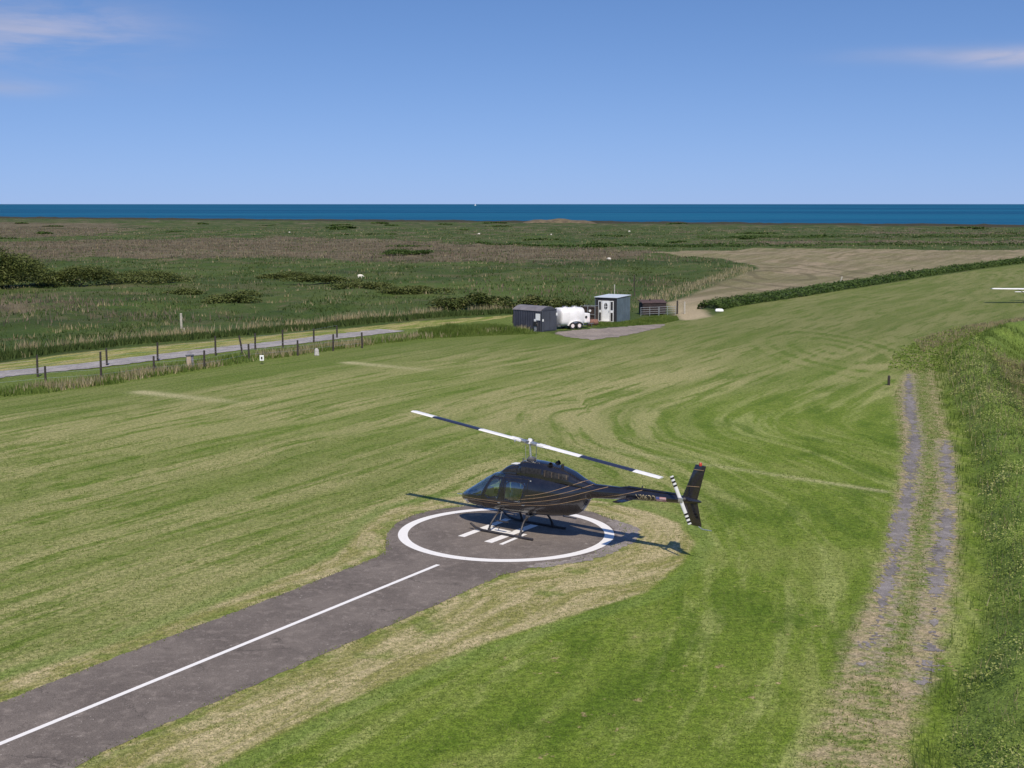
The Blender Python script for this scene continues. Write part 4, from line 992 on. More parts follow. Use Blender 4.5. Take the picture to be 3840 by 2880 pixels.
def decal_line(name, pts, w, mat, parent, s=1, off=0.006):
    P = smooth_poly(pts, 3, False); P = resample(P, 0.05, False)
    T = np.gradient(P, axis=0); T /= np.linalg.norm(T, axis=1)[:, None]; nn = np.c_[-T[:, 1], T[:, 0]]
    V, F = [], []
    for i in range(len(P)):
        for e in (-0.5, 0.5): V.append(onside(P[i, 0] + nn[i, 0] * e * w, P[i, 1] + nn[i, 1] * e * w, s, off))
    F = [(2 * i, 2 * i + 2, 2 * i + 3, 2 * i + 1) for i in range(len(P) - 1)]
    mb = MB(); mb.add(V, F); return mb.build(name, mat, parent, True, pitched)

co = cowl_f.build('forward_cowling', BLACK, heli, True, pitched)
ce = cowl_e.build('engine_cowling', BLACK, heli, True, pitched)
bo = boom.build('tail_boom', BLACK, heli, True, pitched)
# doors: each a frame line round its opening, a window, a handle
for s, sd in ((1, 'l'), (-1, 'r')):
    for nm, win, outl, hx in (('front', DOORWIN, [(1.64, 1.25), (1.60, 0.86), (0.78, 0.86), (0.72, 1.93), (1.22, 1.93)], 0.86), ('rear', REARWIN, [(0.66, 1.93), (0.68, 0.86), (-0.10, 0.86), (-0.34, 1.25), (-0.34, 1.93)], -0.16)):
        P = resample(outl, 0.06); mb = MB(); V = []
        d = decal_line('door', list(map(tuple, P)) + [tuple(P[0])], 0.018, DARKM, heli, s, 0.004)
        sub('window', groups[nm + '_' + sd], GLASS, d)
        decal_line('window_frame', win + [win[0]], 0.028, PANEL, d, s, 0.008)
        q = onside(hx, 1.06, s, 0.02); MB().box(q, (0.11, 0.03, 0.03)).build('handle', STEEL, d, fn=pitched, bevel=0.008)
    # pinstripes
    for ln in ([(-0.25, 1.39), (-0.75, 1.475), (-1.27, 1.61), (-1.9, 1.83), (-2.45, 2.02), (-2.6, 2.06)],
               [(0.02, 1.235), (-0.26, 1.285), (-1.0, 1.405), (-1.9, 1.63), (-2.67, 1.90)],
               [(2.85, 1.08), (2.2, 1.09), (1.4, 1.095), (0.7, 1.085), (0.2, 1.075), (-0.25, 1.165), (-1.1, 1.29), (-1.83, 1.45), (-2.6, 1.69), (-3.23, 1.86)],
               [(2.80, 1.0), (2.2, 1.02), (1.2, 1.015), (0.5, 1.01), (-0.26, 1.07), (-1.28, 1.15), (-2.0, 1.32), (-2.56, 1.46), (-3.5, 1.60), (-4.49, 1.85)]):
        decal_line('pinstripe', ln, 0.015, GOLD, heli, s)
    # louvred engine bay and intake recesses along the cowling side
    V = []; bay = [(-0.86, 2.29), (-1.80, 2.16), (-1.84, 1.99), (-0.86, 2.05)]
    for nm, quad, mat in (('engine_grille', bay, DARKM), ('intake_screen', [(0.92, 2.13), (0.12, 2.27), (0.12, 2.10), (0.95, 2.07)], DARKM), ('intake_screen', [(0.08, 2.32), (-0.78, 2.29), (-0.78, 2.12), (0.08, 2.10)], DARKM)):
        A, B, C_, D_ = [np.array(q) for q in quad]; mb = MB(); V = []
        for i in range(9):
            for j in range(5):
                u, v = i / 8, j / 4; q = (A * (1 - u) + B * u) * (1 - v) + (D_ * (1 - u) + C_ * u) * v; V.append(onside(q[0], q[1], s, 0.008))
        mb.add(V, [(i * 5 + j, (i + 1) * 5 + j, (i + 1) * 5 + j + 1, i * 5 + j + 1) for i in range(8) for j in range(4)])
        g = mb.build(nm, mat, heli, True, pitched)
        if nm == 'engine_grille':
            for i in range(7):
                u = (i + 0.5) / 7; a = (A * (1 - u) + B * u); b = (D_ * (1 - u) + C_ * u)
                MB().tube([onside(a[0], a[1] - 0.02, s, 0.015), onside(b[0], b[1] + 0.02, s, 0.015)], 0.014, 5).build('rib', DARKM if i % 2 else RUSTY, g, fn=pitched)
    # registration and flag on the tail boom
    cu = bpy.data.curves.new('reg', 'FONT'); cu.body = 'N206DD'; cu.size = 0.24; cu.align_x = 'LEFT'; cu.extrude = 0
    to = bpy.data.objects.new('reg', cu); COL.objects.link(to); bpy.context.view_layer.update()
    me = bpy.data.meshes.new_from_object(to.evaluated_get(bpy.context.evaluated_depsgraph_get())); bpy.data.objects.remove(to)
    x0 = -4.30; wd = max(v.co.x for v in me.vertices)
    for v in me.vertices:
        lx = v.co.x / wd * 0.74; v.co = Vector(pitched(onside((x0 - lx) if s > 0 else (x0 - 0.74 + lx), 1.575 + v.co.y, s, 0.008)))
    me.name = 'registration'; link('registration', me, LETTER, heli)
    def patch(name, xa, xb, za, zb, mat, par, off):
        mb = MB(); V = [onside(xa + (xb - xa) * i / 6, za + (zb - za) * j / 2, s, off) for i in range(7) for j in range(3)]
        mb.add(V, [(i * 3 + j, (i + 1) * 3 + j, (i + 1) * 3 + j + 1, i * 3 + j + 1) for i in range(6) for j in range(2)]); return mb.build(name, mat, par, False, pitched)
    fl = patch('flag', -5.06, -5.42, 1.575, 1.715, DECALW, heli, 0.006)
    for k in range(4): patch('red_stripe', -5.06, -5.42, 1.577 + k * 0.039, 1.592 + k * 0.039, DECALR, fl, 0.009)
    patch('canton', -5.06 if s > 0 else -5.29, -5.19 if s > 0 else -5.42, 1.64, 1.713, DECALB, fl, 0.012)
    # stabiliser
    rings = []
    for t, ch in ((0.10, 0.44), (0.55, 0.42), (0.94, 0.38), (0.97, 0.33)):
        rings.append([(-3.92 - ch * 0.5 + ch * 0.5 * math.cos(a) - 0.02, s * t, 1.60 + 0.03 * math.sin(a) * (1 if math.cos(a) > -0.4 else 0.4)) for a in np.linspace(0, 2 * math.pi, 14, endpoint=False)])
    MB().loft(rings).build('stabilizer', BLACK, heli, True, pitched)
    MB().tube([(-0.95, s * 0.20, 2.30), (-1.0, s * 0.23, 2.42), (-1.08, s * 0.25, 2.465)], [0.075, 0.075, 0.078], 12, False).build('exhaust_stack', DARKM, heli, True, pitched)
# fins, tail bullet, beacon
def fin(name, rf, rb, tf, tb, mat, lines=()):
    mb = MB(); rings = []
    for t in (0, 0.5, 0.97, 1.0):
        a = Vector(rf).lerp(Vector(tf), t); b = Vector(rb).lerp(Vector(tb), t); th = 0.045 * (1 - 0.35 * t) * (0.5 if t == 1 else 1)
        rings.append([(a.x + (b.x - a.x) * u, y * th, a.y + (b.y - a.y) * u) for u, y in ((0, 0), (0.1, 0.7), (0.35, 1), (0.75, 0.55), (1, 0.08), (0.75, -0.55), (0.35, -1), (0.1, -0.7))])
    mb.loft(rings); o = mb.build(name, mat, heli, True, pitched)
    for t in lines:
        a = Vector(rf).lerp(Vector(tf), t); b = Vector(rb).lerp(Vector(tb), t + 0.02)
        for s in (1, -1): MB().tube([(a.x - 0.02, s * 0.050, a.y), (b.x + 0.03, s * 0.042, b.y)], 0.010, 5).build('pinstripe', GOLD, o, fn=pitched)
    return o
fin('upper_fin', (-5.90, 1.70), (-6.46, 1.70), (-6.43, 2.84), (-6.80, 2.80), BLACK, (0.38, 0.86))
fin('lower_fin', (-5.92, 1.70), (-6.46, 1.70), (-6.22, 0.90), (-6.60, 0.87), BLACK)
MB().tube([(-5.85, 0, 1.68), (-6.1, 0, 1.685), (-6.4, 0, 1.67), (-6.6, 0, 1.655)], [0.128, 0.115, 0.08, 0.02], 16).build('tail_cone', BLACK, heli, True, pitched)
MB().tube([(-6.60, 0, 2.80), (-6.60, 0, 2.86), (-6.60, 0, 2.91)], [0.05, 0.055, 0.025], 12).build('beacon', RED, heli, True, pitched)
MB().tube([(-6.42, 0, 0.92), (-6.62, 0, 0.80), (-6.95, 0, 0.78)], 0.014, 6).build('tail_guard', STEEL, heli, True, pitched)
MB().tube([(-3.6, 0, 1.86), (-4.0, 0, 1.90), (-5.7, 0, 1.83)], [0.02, 0.045, 0.04], 8).build('drive_shaft_cover', BLACK, heli, True, pitched)
MB().tube([(-4.45, 0, 1.84), (-4.47, 0, 1.97), (-4.5, 0, 1.985)], [0.03, 0.02, 0.01], 6).build('antenna', BLACK, heli, True, pitched)
MB().tube([(-1.45, 0.12, 2.33), (-1.46, 0.12, 2.47), (-1.46, 0.12, 2.49)], [0.05, 0.05, 0.02], 8).build('roof_antenna', DARKM, heli, True, pitched)
MB().box((0.56, 0, 2.335), (0.26, 0.26, 0.02)).build('highlight_plate', WHITE, co, fn=pitched, bevel=0.008)  # white plate paints in the bright highlight on top of the forward cowling
MB().tube([(2.72, 0.0, 0.86), (2.78, 0, 0.845), (2.80, 0, 0.84)], [0.10, 0.10, 0.06], 14).build('landing_light', STEEL, heli, True, pitched)
MB().tube([(2.93, 0, 1.04), (3.05, 0, 1.04), (3.25, 0, 1.04)], [0.02, 0.016, 0.012], 6).build('pitot_tube', STEEL, heli, True, pitched)
# tail rotor on the port side
hubT = Vector((-6.06, 0.34, 1.735)); dT = Vector((0.385, 0, 0.923)).normalized()
th = MB().tube([(-6.06, 0.08, 1.72), hubT], [0.05, 0.045], 10).build('tail_rotor_gearbox', DULL, heli, True, pitched)
MB().box(hubT, (0.16, 0.07, 0.16)).build('tail_rotor_hub', STEEL, heli, fn=pitched, bevel=0.02)
eT = Vector((dT.z, 0, -dT.x))
def blade_piece(a, b, ch, th_, org, d, e, up):
    rings = []
    for t in (a, b):
        c = org + d * t
        rings.append([c + e * (ch * u) + up * (th_ * v) for u, v in ((0.5, 0), (0.38, 0.6), (0.1, 0.8), (-0.5, 0.0), (0.1, -0.6), (0.38, -0.5))])
    return MB().loft(rings)
for s in (1, -1):
    b = blade_piece(0.06, 0.80, 0.135, 0.016, hubT, dT * s, eT, Vector((0, 1, 0))).build('tail_rotor_blade', WHITE, heli, fn=pitched)
    for t in (0.44, 0.565, 0.69):
        blade_piece(t, t + 0.062, 0.139, 0.020, hubT, dT * s, eT, Vector((0, 1, 0))).build('black_band', BLACK, b, fn=pitched)
# main rotor: mast, swashplate, links, hub, two blades resting on a tilted teeter
hub = Vector((0.03, 0, 3.10))
MB().tube([(-0.03, 0, 2.40), (0.0, 0, 2.7), (0.03, 0, 3.08)], 0.042, 12).build('mast', STEEL, heli, True)
sw = MB().tube([(-0.04, 0, 2.50), (-0.04, 0, 2.56), (-0.03, 0, 2.58), (-0.03, 0, 2.62)], [0.16, 0.17, 0.13, 0.09], 18).build('swashplate', DULL, heli, True)
for x, y in ((0.10, 0.13), (-0.14, -0.13)):
    MB().tube([(x, y, 2.40), (x, y, 2.60), (x * 1.1, y * 1.1, 3.02)], 0.016, 6).build('pitch_link', STEEL, heli, True)
MB().tube([(0.14, 0.22, 2.30), (0.16, 0.18, 2.58)], 0.028, 8).build('actuator', DULL, heli, True)
MB().tube([(0.16, -0.20, 2.30), (0.14, -0.17, 2.58)], 0.028, 8).build('actuator', DULL, heli, True)
yaw_r = R(145.6 - 143); tilt = R(7.1)
dR = Vector((math.cos(yaw_r) * math.cos(tilt), math.sin(yaw_r) * math.cos(tilt), math.sin(tilt)))
eR = Vector((-math.sin(yaw_r), math.cos(yaw_r), 0)); uR = dR.cross(eR)
mb = MB(); mb.tube([hub - dR * 0.42, hub - dR * 0.1, hub + dR * 0.1, hub + dR * 0.42], [0.055, 0.075, 0.075, 0.055], 10)
hb = mb.build('rotor_hub', STEEL, heli, True)
MB().tube([hub - uR * 0.02, hub + uR * 0.13], [0.10, 0.07], 14).build('hub_cap', WHITE, hb, True)
MB().tube([hub - eR * 0.22 + uR * 0.05, hub + eR * 0.22 + uR * 0.05], 0.03, 8).build('trunnion', DULL, hb, True)
for s in (1, -1):
    g = MB().box((0, 0, 0), (0.46, 0.20, 0.09)); M3 = Matrix((dR * s, eR * s, uR)).transposed()
    g.v = [tuple(M3 @ Vector(v) + hub + dR * s * 0.56) for v in g.v]; g.build('blade_grip', WHITE, hb, bevel=0.02)
    MB().tube([hub + dR * s * 0.50 + eR * s * 0.10, hub + dR * s * 0.42 + eR * s * 0.30 - uR * 0.02], 0.022, 6).build('pitch_horn', STEEL, hb, True)
    b = blade_piece(0.62, 2.06, 0.33, 0.038, hub, dR * s, eR * s, uR).build('rotor_blade', WHITE, heli)
    blade_piece(2.06, 4.10, 0.33, 0.038, hub, dR * s, eR * s, uR).build('navy_section', NAVY, b)
    blade_piece(4.10, 5.08, 0.33, 0.036, hub, dR * s, eR * s, uR).build('white_tip', WHITE, b)
# skid gear
for s in (1, -1):
    sk = MB().tube([(-0.80, s * 0.96, 0.045), (0.4, s * 0.96, 0.04), (1.35, s * 0.96, 0.045), (1.62, s * 0.96, 0.085), (1.86, s * 0.96, 0.21)], [0.042, 0.042, 0.042, 0.042, 0.036], 10).build('skid', SKIDM, heli, True)
    for x in (1.06, -0.26): MB().tube([(x, s * 0.955, 0.04), (x, s * 0.93, 0.15)], [0.055, 0.05], 10).build('shoe', SKIDM, sk, True)
    MB().box((0.62, s * 0.78, 0.42), (0.50, 0.10, 0.03)).build('step', SKIDM, heli, bevel=0.008)
    MB().tube([(0.78, s * 0.70, 0.42), (0.80, s * 0.55, 0.70)], 0.018, 6).build('step_bracket', DULL, heli)
for x, xt in ((1.06, 1.0), (-0.26, -0.22)):
    P = [(x, -0.95, 0.08), (x, -0.88, 0.26), (xt, -0.70, 0.50), (xt, -0.48, 0.635), (xt, 0, 0.68), (xt, 0.48, 0.635), (xt, 0.70, 0.50), (x, 0.88, 0.26), (x, 0.95, 0.08)]
    P = smooth_poly(np.array(P), 2, False); MB().tube([tuple(q) for q in P], 0.036, 10).build('cross_tube', SKIDM, heli, True)
    MB().box((xt, 0, 0.66), (0.16, 0.9, 0.07)).build('tube_saddle', DULL, heli, bevel=0.015)
MB().tube([(0.15, 0.0, 0.66), (0.15, 0, 0.36), (0.16, 0, 0.34)], [0.05, 0.045, 0.02], 8).build('belly_antenna', BLACK, heli, True)
MB().box((-1.55, -0.12, 0.70), (0.55, 0.03, 0.03)).build('belly_rail', BLACK, heli)
# cabin interior seen through the glass
MB().box((0.75, 0, 0.86), (2.3, 1.06, 0.06)).build('cabin_floor', CABIN, heli, fn=pitched)
MB().box((1.95, 0, 1.16), (0.28, 0.62, 0.42)).build('instrument_panel', CABIN, heli, fn=pitched, bevel=0.03)
MB().box((-0.42, 0, 1.38), (0.05, 1.10, 1.05)).build('rear_bulkhead', SEATM, heli, fn=pitched)
for s in (1, -1):
    st = MB().box((1.12, s * 0.30, 1.08), (0.46, 0.46, 0.16)).build('seat', SEATM, heli, fn=pitched, bevel=0.04)
    MB().box((0.86, s * 0.30, 1.42), (0.12, 0.44, 0.60)).build('backrest', SEATM, st, fn=pitched, bevel=0.04)
MB().box((-0.05, 0, 1.06), (0.5, 1.1, 0.2)).build('rear_bench', SEATM, heli, fn=pitched, bevel=0.04)

# ------------------------------------------------------------------ huts, tank trailer and clutter by the gravel apron
def corrugated(name, col, period, rough=0.5, metal=0.3):
    return simple(name, col, rough, metal, vary=0.18, scale=1.6)
def ribs_wall(parent, name, mat, x0, x1, y, z0, z1, n, out, axis='x', depth=0.03):
    """profiled sheet wall: one mesh, trapezoid ribs"""
    mb = MB(); V = []; N_ = n * 4
    for i in range(N_ + 1):
        t = x0 + (x1 - x0) * i / N_; d = depth * (1 if i % 4 in (1, 2) else 0) * out
        for z in (z0, z1): V.append((t, y + d, z) if axis == 'x' else (y + d, t, z))
    mb.add(V, [(2 * i, 2 * i + 2, 2 * i + 3, 2 * i + 1) for i in range(N_)]); return mb.build(name, mat, parent)
SLATE = corrugated('slate grey sheet', (0.060, 0.064, 0.085), 0.2)
SLATEF = simple('slate grey door', (0.060, 0.066, 0.085), 0.5, vary=0.12, scale=1.2)
ROOFG = corrugated('weathered grey roof', (0.22, 0.205, 0.215), 0.2, 0.6)
NOTICE = simple('white notice', (0.78, 0.80, 0.80), 0.5, vary=0.06)
# dark barrel-roofed hut; local x along its length, -y the long wall facing the field
hut = empty('storage_hut', (2.62, 114.45, 0), R(-42), 'small slate grey storage hut with a barrel roof', 'hut')
Lh, Wh, He, Hr = 3.35, 2.0, 1.80, 2.16     # local: x from -Lh..0 , y 0..Wh ; front end at x=0
ribs_wall(hut, 'side_wall', SLATE, -Lh, -0.02, 0.0, 0.0, He, 12, -1)
ribs_wall(hut, 'back_side_wall', SLATE, -Lh, -0.02, Wh, 0.0, He, 12, 1)
def arc(n=13, w=Wh, over=0.06):
    return [(-over + (w + 2 * over) * i / (n - 1), He + (Hr - He) * (1 - (2 * i / (n - 1) - 1) ** 2)) for i in range(n)]
mb = MB(); pr = arc(); mb.loft([[(x, y, z) for y, z in pr] + [(x, y, z + 0.04) for y, z in reversed(pr)] for x in (-Lh - 0.06, -0.10)]); mb.build('roof', ROOFG, hut)
pe = [(0.0, 0.02)] + [(min(max(y, 0.0), Wh), z - 0.01) for y, z in arc()] + [(Wh, 0.02)]
MB().prism(pe, 0, -0.09, 0.03).build('front_wall', SLATEF, hut)
MB().prism(pe, 0, -Lh - 0.02, -Lh + 0.04).build('back_wall', SLATEF, hut)
fr_ = MB().box((0.045, Wh / 2, He + 0.10), (0.03, Wh * 0.96, 0.12)).build('lintel', SLATE, hut)
dr = MB().box((0.045, Wh / 2, 0.92), (0.035, 1.5, 1.66)).build('door', SLATEF, hut, bevel=0.01)
MB().box((0.075, Wh * 0.5, 0.95), (0.02, 0.02, 1.6)).build('seam', SLATE, dr); MB().box((0.08, Wh * 0.55, 1.0), (0.03, 0.03, 0.14)).build('handle', DULL, dr)
MB().box((0.05, 0.10, 1.02), (0.03, 0.17, 0.20)).build('notice', NOTICE, hut); MB().box((0.05, Wh - 0.02, 1.46), (0.03, 0.17, 0.24)).build('notice', NOTICE, hut)
MB().box((-0.42, -0.05, 1.30), (0.50, 0.03, 0.58)).build('notice_board', NOTICE, hut)
MB().box((-0.74, -0.05, 0.90), (0.22, 0.03, 0.40)).build('notice', NOTICE, hut)
# fuel pump standing against the hut
pu = empty('fuel_pump', (2.05, 114.45, 0), R(-42), 'small black pump on a grey stand beside the slate hut', 'pump')
MB().box((0, 0, 0.72), (0.34, 0.26, 0.42)).build('housing', simple('black plastic', (0.02, 0.02, 0.02), 0.5), pu, bevel=0.03)
MB().box((0, 0, 0.26), (0.20, 0.18, 0.52), taper=0.8).build('stand', simple('galvanised', (0.40, 0.42, 0.43), 0.45, 0.6, vary=0.2), pu)
MB().tube([(0.17, 0, 0.8), (0.30, -0.05, 0.6), (0.28, -0.05, 0.2), (0.1, -0.12, 0.06)], 0.025, 6).build('hose', SKIDM, pu, True)
GALV = bpy.data.materials['galvanised']
# white tank trailer
WTANK = simple('chalky white tank paint', (0.76, 0.76, 0.77), 0.45, vary=0.07, scale=1.5)
TYRE = simple('tyre rubber', (0.025, 0.025, 0.026), 0.8, vary=0.3)
bw = empty('tank_trailer', (5.25, 117.9, 0), R(28), 'white fuel tank trailer with pump cabinet standing beside the slate hut', 'trailer')
def ell(x, ry, rz, zc, n=28, q=3.6):
    return [(x, ry * math.copysign(abs(math.cos(a)) ** (2 / q), math.cos(a)), zc + rz * math.copysign(abs(math.sin(a)) ** (2 / q), math.sin(a))) for a in np.linspace(0, 2 * math.pi, n, endpoint=False)]
tk = MB().loft([ell(-1.35, 0.62, 0.58, 1.10), ell(-1.28, 0.80, 0.76, 1.10), ell(-1.22, 0.84, 0.80, 1.10), ell(1.00, 0.84, 0.80, 1.10), ell(1.06, 0.80, 0.76, 1.10), ell(1.10, 0.62, 0.58, 1.10)]).build('tank', WTANK, bw, True)
for x in (-0.6, 0.35): MB().loft([ell(x, 0.86, 0.82, 1.10), ell(x + 0.05, 0.86, 0.82, 1.10)], False).build('band', WTANK, tk)
for x in (-0.55, 0.45):
    h_ = MB().tube([(x, 0, 1.86), (x, 0, 1.99)], [0.24, 0.24], 18).build('manhole', WTANK, tk, True)
    MB().tube([(x, 0, 1.99), (x, 0, 2.03)], [0.27, 0.25], 18).build('lid', DULL, h_, True)
MB().box((-0.05, 0, 0.30), (3.0, 0.9, 0.12)).build('chassis', DULL, bw)
for x in (-0.25, 0.45):
    for s in (1, -1):
        w_ = MB().tube([(x, s * 0.72, 0.30), (x, s * 0.92, 0.30)], [0.30, 0.30], 22).build('wheel', TYRE, bw, True)
        MB().tube([(x, s * 0.90, 0.30), (x, s * 0.94, 0.30)], [0.18, 0.16], 16).build('rim', DECALW, w_, True)
for s in (1, -1):
    pts = [(0.1 + 0.78 * math.cos(a), 0.28 + 0.44 * math.sin(a)) for a in np.linspace(0.1, math.pi - 0.1, 12)]
    mb = MB(); mb.loft([[(x, s * y, z) for x, z in pts] + [(x, s * y, z + 0.025) for x, z in reversed(pts)] for y in (0.68, 0.97)]); mb.build('mudguard', WTANK, bw)
cb = MB().box((1.42, 0, 0.92), (0.62, 1.3, 0.86)).build('pump_cabinet', WTANK, bw, bevel=0.06)
MB().tube([(1.30, -0.66, 1.02), (1.30, -0.69, 1.02)], [0.12, 0.12], 16).build('gauge', DARKM, cb)
MB().box((1.5, -0.665, 0.80), (0.30, 0.02, 0.40)).build('hatch', DECALW, cb)
MB().tube([(1.7, 0, 0.32), (2.5, 0, 0.34)], 0.05, 8).build('drawbar', DULL, bw)
MB().tube([(2.3, 0, 0.34), (2.3, 0, 0.0)], 0.035, 8).build('prop_stand', DULL, bw)
# rusty drum on its side and the dark cage behind it
RUST = simple('rusty steel', (0.22, 0.115, 0.085), 0.8, 0.2, vary=0.4, scale=8)
dm = empty('oil_drum', (7.45, 120.2, 0.33), R(30), 'rusty brown drum lying on its side between trailer and cabin', 'drum')
MB().tube([(-0.45, 0, 0), (-0.44, 0, 0), (-0.15, 0, 0), (-0.14, 0, 0), (0.14, 0, 0), (0.15, 0, 0), (0.44, 0, 0), (0.45, 0, 0)], [0.27, 0.30, 0.295, 0.31, 0.31, 0.295, 0.30, 0.27], 22).build('shell', RUST, dm, True)
MB().tube([(-0.46, 0.12, 0.08), (-0.49, 0.12, 0.08)], 0.03, 8).build('bung', DARKM, dm)
MB().box((0, 0, -0.31), (0.9, 0.5, 0.05)).build('cradle', DARKM, dm)
cg = empty('wire_cage', (7.35, 123.4, 0), R(-28), 'dark wire cage full of gear left of the cabin', 'cage')
for x in (-0.75, 0, 0.75):
    for y in (-0.45, 0.45): MB().tube([(x, y, 0), (x, y, 1.65)], 0.03, 6).build('upright', GALV, cg)
for z in (0.15, 0.85, 1.62):
    for y in (-0.45, 0.45): MB().tube([(-0.78, y, z), (0.78, y, z)], 0.024, 6).build('rail', GALV, cg)
MB().box((0.0, 0.05, 0.80), (1.42, 0.74, 1.45)).build('packed_crate', simple('dark stained wood', (0.045, 0.030, 0.024), 0.85, vary=0.4, scale=5), cg, bevel=0.04)
MB().tube([(0.25, -0.48, 1.18), (0.25, -0.52, 1.18)], [0.12, 0.11], 16).build('white_lamp', NOTICE, cg, True)
# cabin with white panelled door
cab = empty('cabin', (9.95, 123.8, 0), R(-29), 'grey metal cabin with a pale flat roof and a white door', 'cabin')
Wc, Dc, Hc_ = 2.25, 3.1, 2.30     # front wall along -x from the near corner; depth along +y
BLUEG = simple('blue grey cladding', (0.115, 0.155, 0.185), 0.5, 0.2, vary=0.15, scale=1.5)
DARKW = simple('black boarded front', (0.020, 0.021, 0.024), 0.7, vary=0.3)
MB().box((-Wc / 2, 0.03, Hc_ / 2), (Wc, 0.06, Hc_)).build('front_wall', DARKW, cab)
ribs_wall(cab, 'side_wall', BLUEG, 0.0, Dc, 0.0, 0.0, Hc_ - 0.02, 12, 1, 'y')
MB().box((-Wc - 0.03, Dc / 2, Hc_ / 2 - 0.01), (0.05, Dc, Hc_ - 0.02)).build('west_wall', BLUEG, cab)
MB().box((-Wc / 2, Dc - 0.03, Hc_ / 2 - 0.01), (Wc - 0.01, 0.05, Hc_ - 0.02)).build('back_wall', BLUEG, cab)
mb = MB(); mb.add([(-Wc - 0.10, -0.10, Hc_ + 0.02), (0.07, -0.10, Hc_ + 0.02), (0.07, Dc + 0.06, Hc_ + 0.10), (-Wc - 0.10, Dc + 0.06, Hc_ + 0.10), (-Wc - 0.10, -0.10, Hc_ + 0.07), (0.07, -0.10, Hc_ + 0.07), (0.07, Dc + 0.06, Hc_ + 0.15), (-Wc - 0.10, Dc + 0.06, Hc_ + 0.15)], [(3, 2, 1, 0), (4, 5, 6, 7), (0, 1, 5, 4), (1, 2, 6, 5), (2, 3, 7, 6), (3, 0, 4, 7)])
mb.build('roof', simple('pale blue roof sheet', (0.60, 0.66, 0.72), 0.5, 0.1, vary=0.08), cab)
dx = -Wc + 0.50
d_ = MB().box((dx + 0.62, -0.025, 1.02), (0.80, 0.05, 2.0)).build('door', NOTICE, cab, bevel=0.01)
pane = [(dx + 0.62 + 0.17 * math.copysign(abs(math.cos(a)) ** 0.8, math.cos(a)), 1.50 + (0.32 if math.sin(a) > 0 else 0.30) * math.copysign(abs(math.sin(a)) ** 0.9, math.sin(a))) for a in np.linspace(0, 2 * math.pi, 20, endpoint=False)]
MB().prism(pane, 1, -0.062, -0.045).build('window', DARKM, d_)
MB().box((dx + 0.62, -0.066, 1.50), (0.03, 0.012, 0.62)).build('glazing_bar', NOTICE, d_); MB().box((dx + 0.62, -0.067, 1.48), (0.34, 0.012, 0.03)).build('glazing_bar', NOTICE, d_)
MB().box((dx + 0.95, -0.07, 1.02), (0.04, 0.04, 0.14)).build('handle', STEEL, d_)
for x in (dx + 0.0, dx + 1.24):
    w_ = MB().box((x, -0.02, 1.02), (0.34, 0.04, 2.0)).build('sidelight', NOTICE, cab)
    for z in (0.50, 1.55): MB().box((x, -0.047, z), (0.22, 0.02, 0.80)).build('pane', DARKM, w_)
MB().box((dx + 0.62, -0.28, 0.06), (1.1, 0.5, 0.12)).build('doorstep', simple('pale concrete', (0.42, 0.41, 0.38), 0.9, vary=0.15), cab, bevel=0.01)
# black trailer box with galvanised hurdles in front
tb_ = empty('livestock_bin', (14.3, 132.8, 0), R(12), 'black boarded box with a sloping lid behind metal hurdles', 'bin')
MB().box((0, 0, 0.66), (2.5, 1.3, 1.1)).build('body', simple('tarred boards', (0.028, 0.020, 0.020), 0.85, vary=0.4, scale=3), tb_, bevel=0.03)
mb = MB(); mb.prism([(-0.72, 1.20), (0.72, 1.42), (0.72, 1.48), (-0.72, 1.26)], 0, -1.34, 1.34); mb.build('lid', simple('brown felt lid', (0.075, 0.048, 0.046), 0.9, vary=0.25), tb_)
for x in (-1.0, 1.0): MB().box((x, 0, 0.06), (0.12, 1.2, 0.12)).build('skid_beam', BARK, tb_)
MB().tube([(-0.2, 0.3, 1.4), (-0.2, 0.3, 1.62)], [0.09, 0.06], 8).build('vent', DARKM, tb_)
def hurdle(x, y, rz, L_, label):
    h = empty('metal_hurdle', (x, y, 0), rz, label, 'gate', 'metal hurdles by the black box')
    for z in (0.22, 0.44, 0.66, 0.88): MB().tube([(0, 0, z), (L_, 0, z)], 0.022, 6).build('rail', GALV, h)
    for q in (0, 0.5, 1): MB().tube([(L_ * q, 0, 0.02), (L_ * q, 0, 0.92)], 0.026, 6).build('upright', GALV, h)
hurdle(12.9, 130.6, R(22), 2.0, 'left galvanised hurdle in front of the black box')
hurdle(14.85, 131.5, R(24), 1.9, 'right galvanised hurdle leaning by the wooden gate posts')
POST = simple('dark creosoted post', (0.040, 0.034, 0.030), 0.85, vary=0.35, scale=9)
PALEP = simple('pale weathered wood', (0.42, 0.40, 0.34), 0.85, vary=0.2, scale=6)
def single_post(name, x, y, h, r, mat, label, cat='post', lean=0.0, cap=None):
    z = float(ground_z(np.array([[x, y]]))[0]); o = empty(name, (x, y, z), 0, label, cat)
    MB().tube([(0, 0, -0.3), (lean * 0.5, 0, h * 0.5), (lean, 0, h)], [r, r * 0.97, r * 0.93], 8).build('shaft', mat, o, True)
    MB().tube([(lean, 0, h), (lean, 0, h + 0.03)], [r * 0.95, r * 0.5], 8).build('cap', mat if cap is None else cap, o, True)
    return o
single_post('gate_post', 16.9, 133.4, 1.35, 0.09, POST, 'dark gate post right of the metal hurdles')
single_post('gate_post', 17.7, 133.8, 1.2, 0.09, PALEP, 'pale gate post at the paddock entrance')
single_post('aerial_pole', 10.9, 139.0, 2.6, 0.06, PALEP, 'pale thin pole rising behind the cabin roof', 'pole')
single_post('mast_pole', 14.9, 159.3, 2.6, 0.055, POST, 'tall dark pole standing in the marsh right of the cabin', 'pole')
single_post('marker_post', -29.5, 116.2, 1.35, 0.11, PALEP, 'tall pale post standing alone on the marsh')
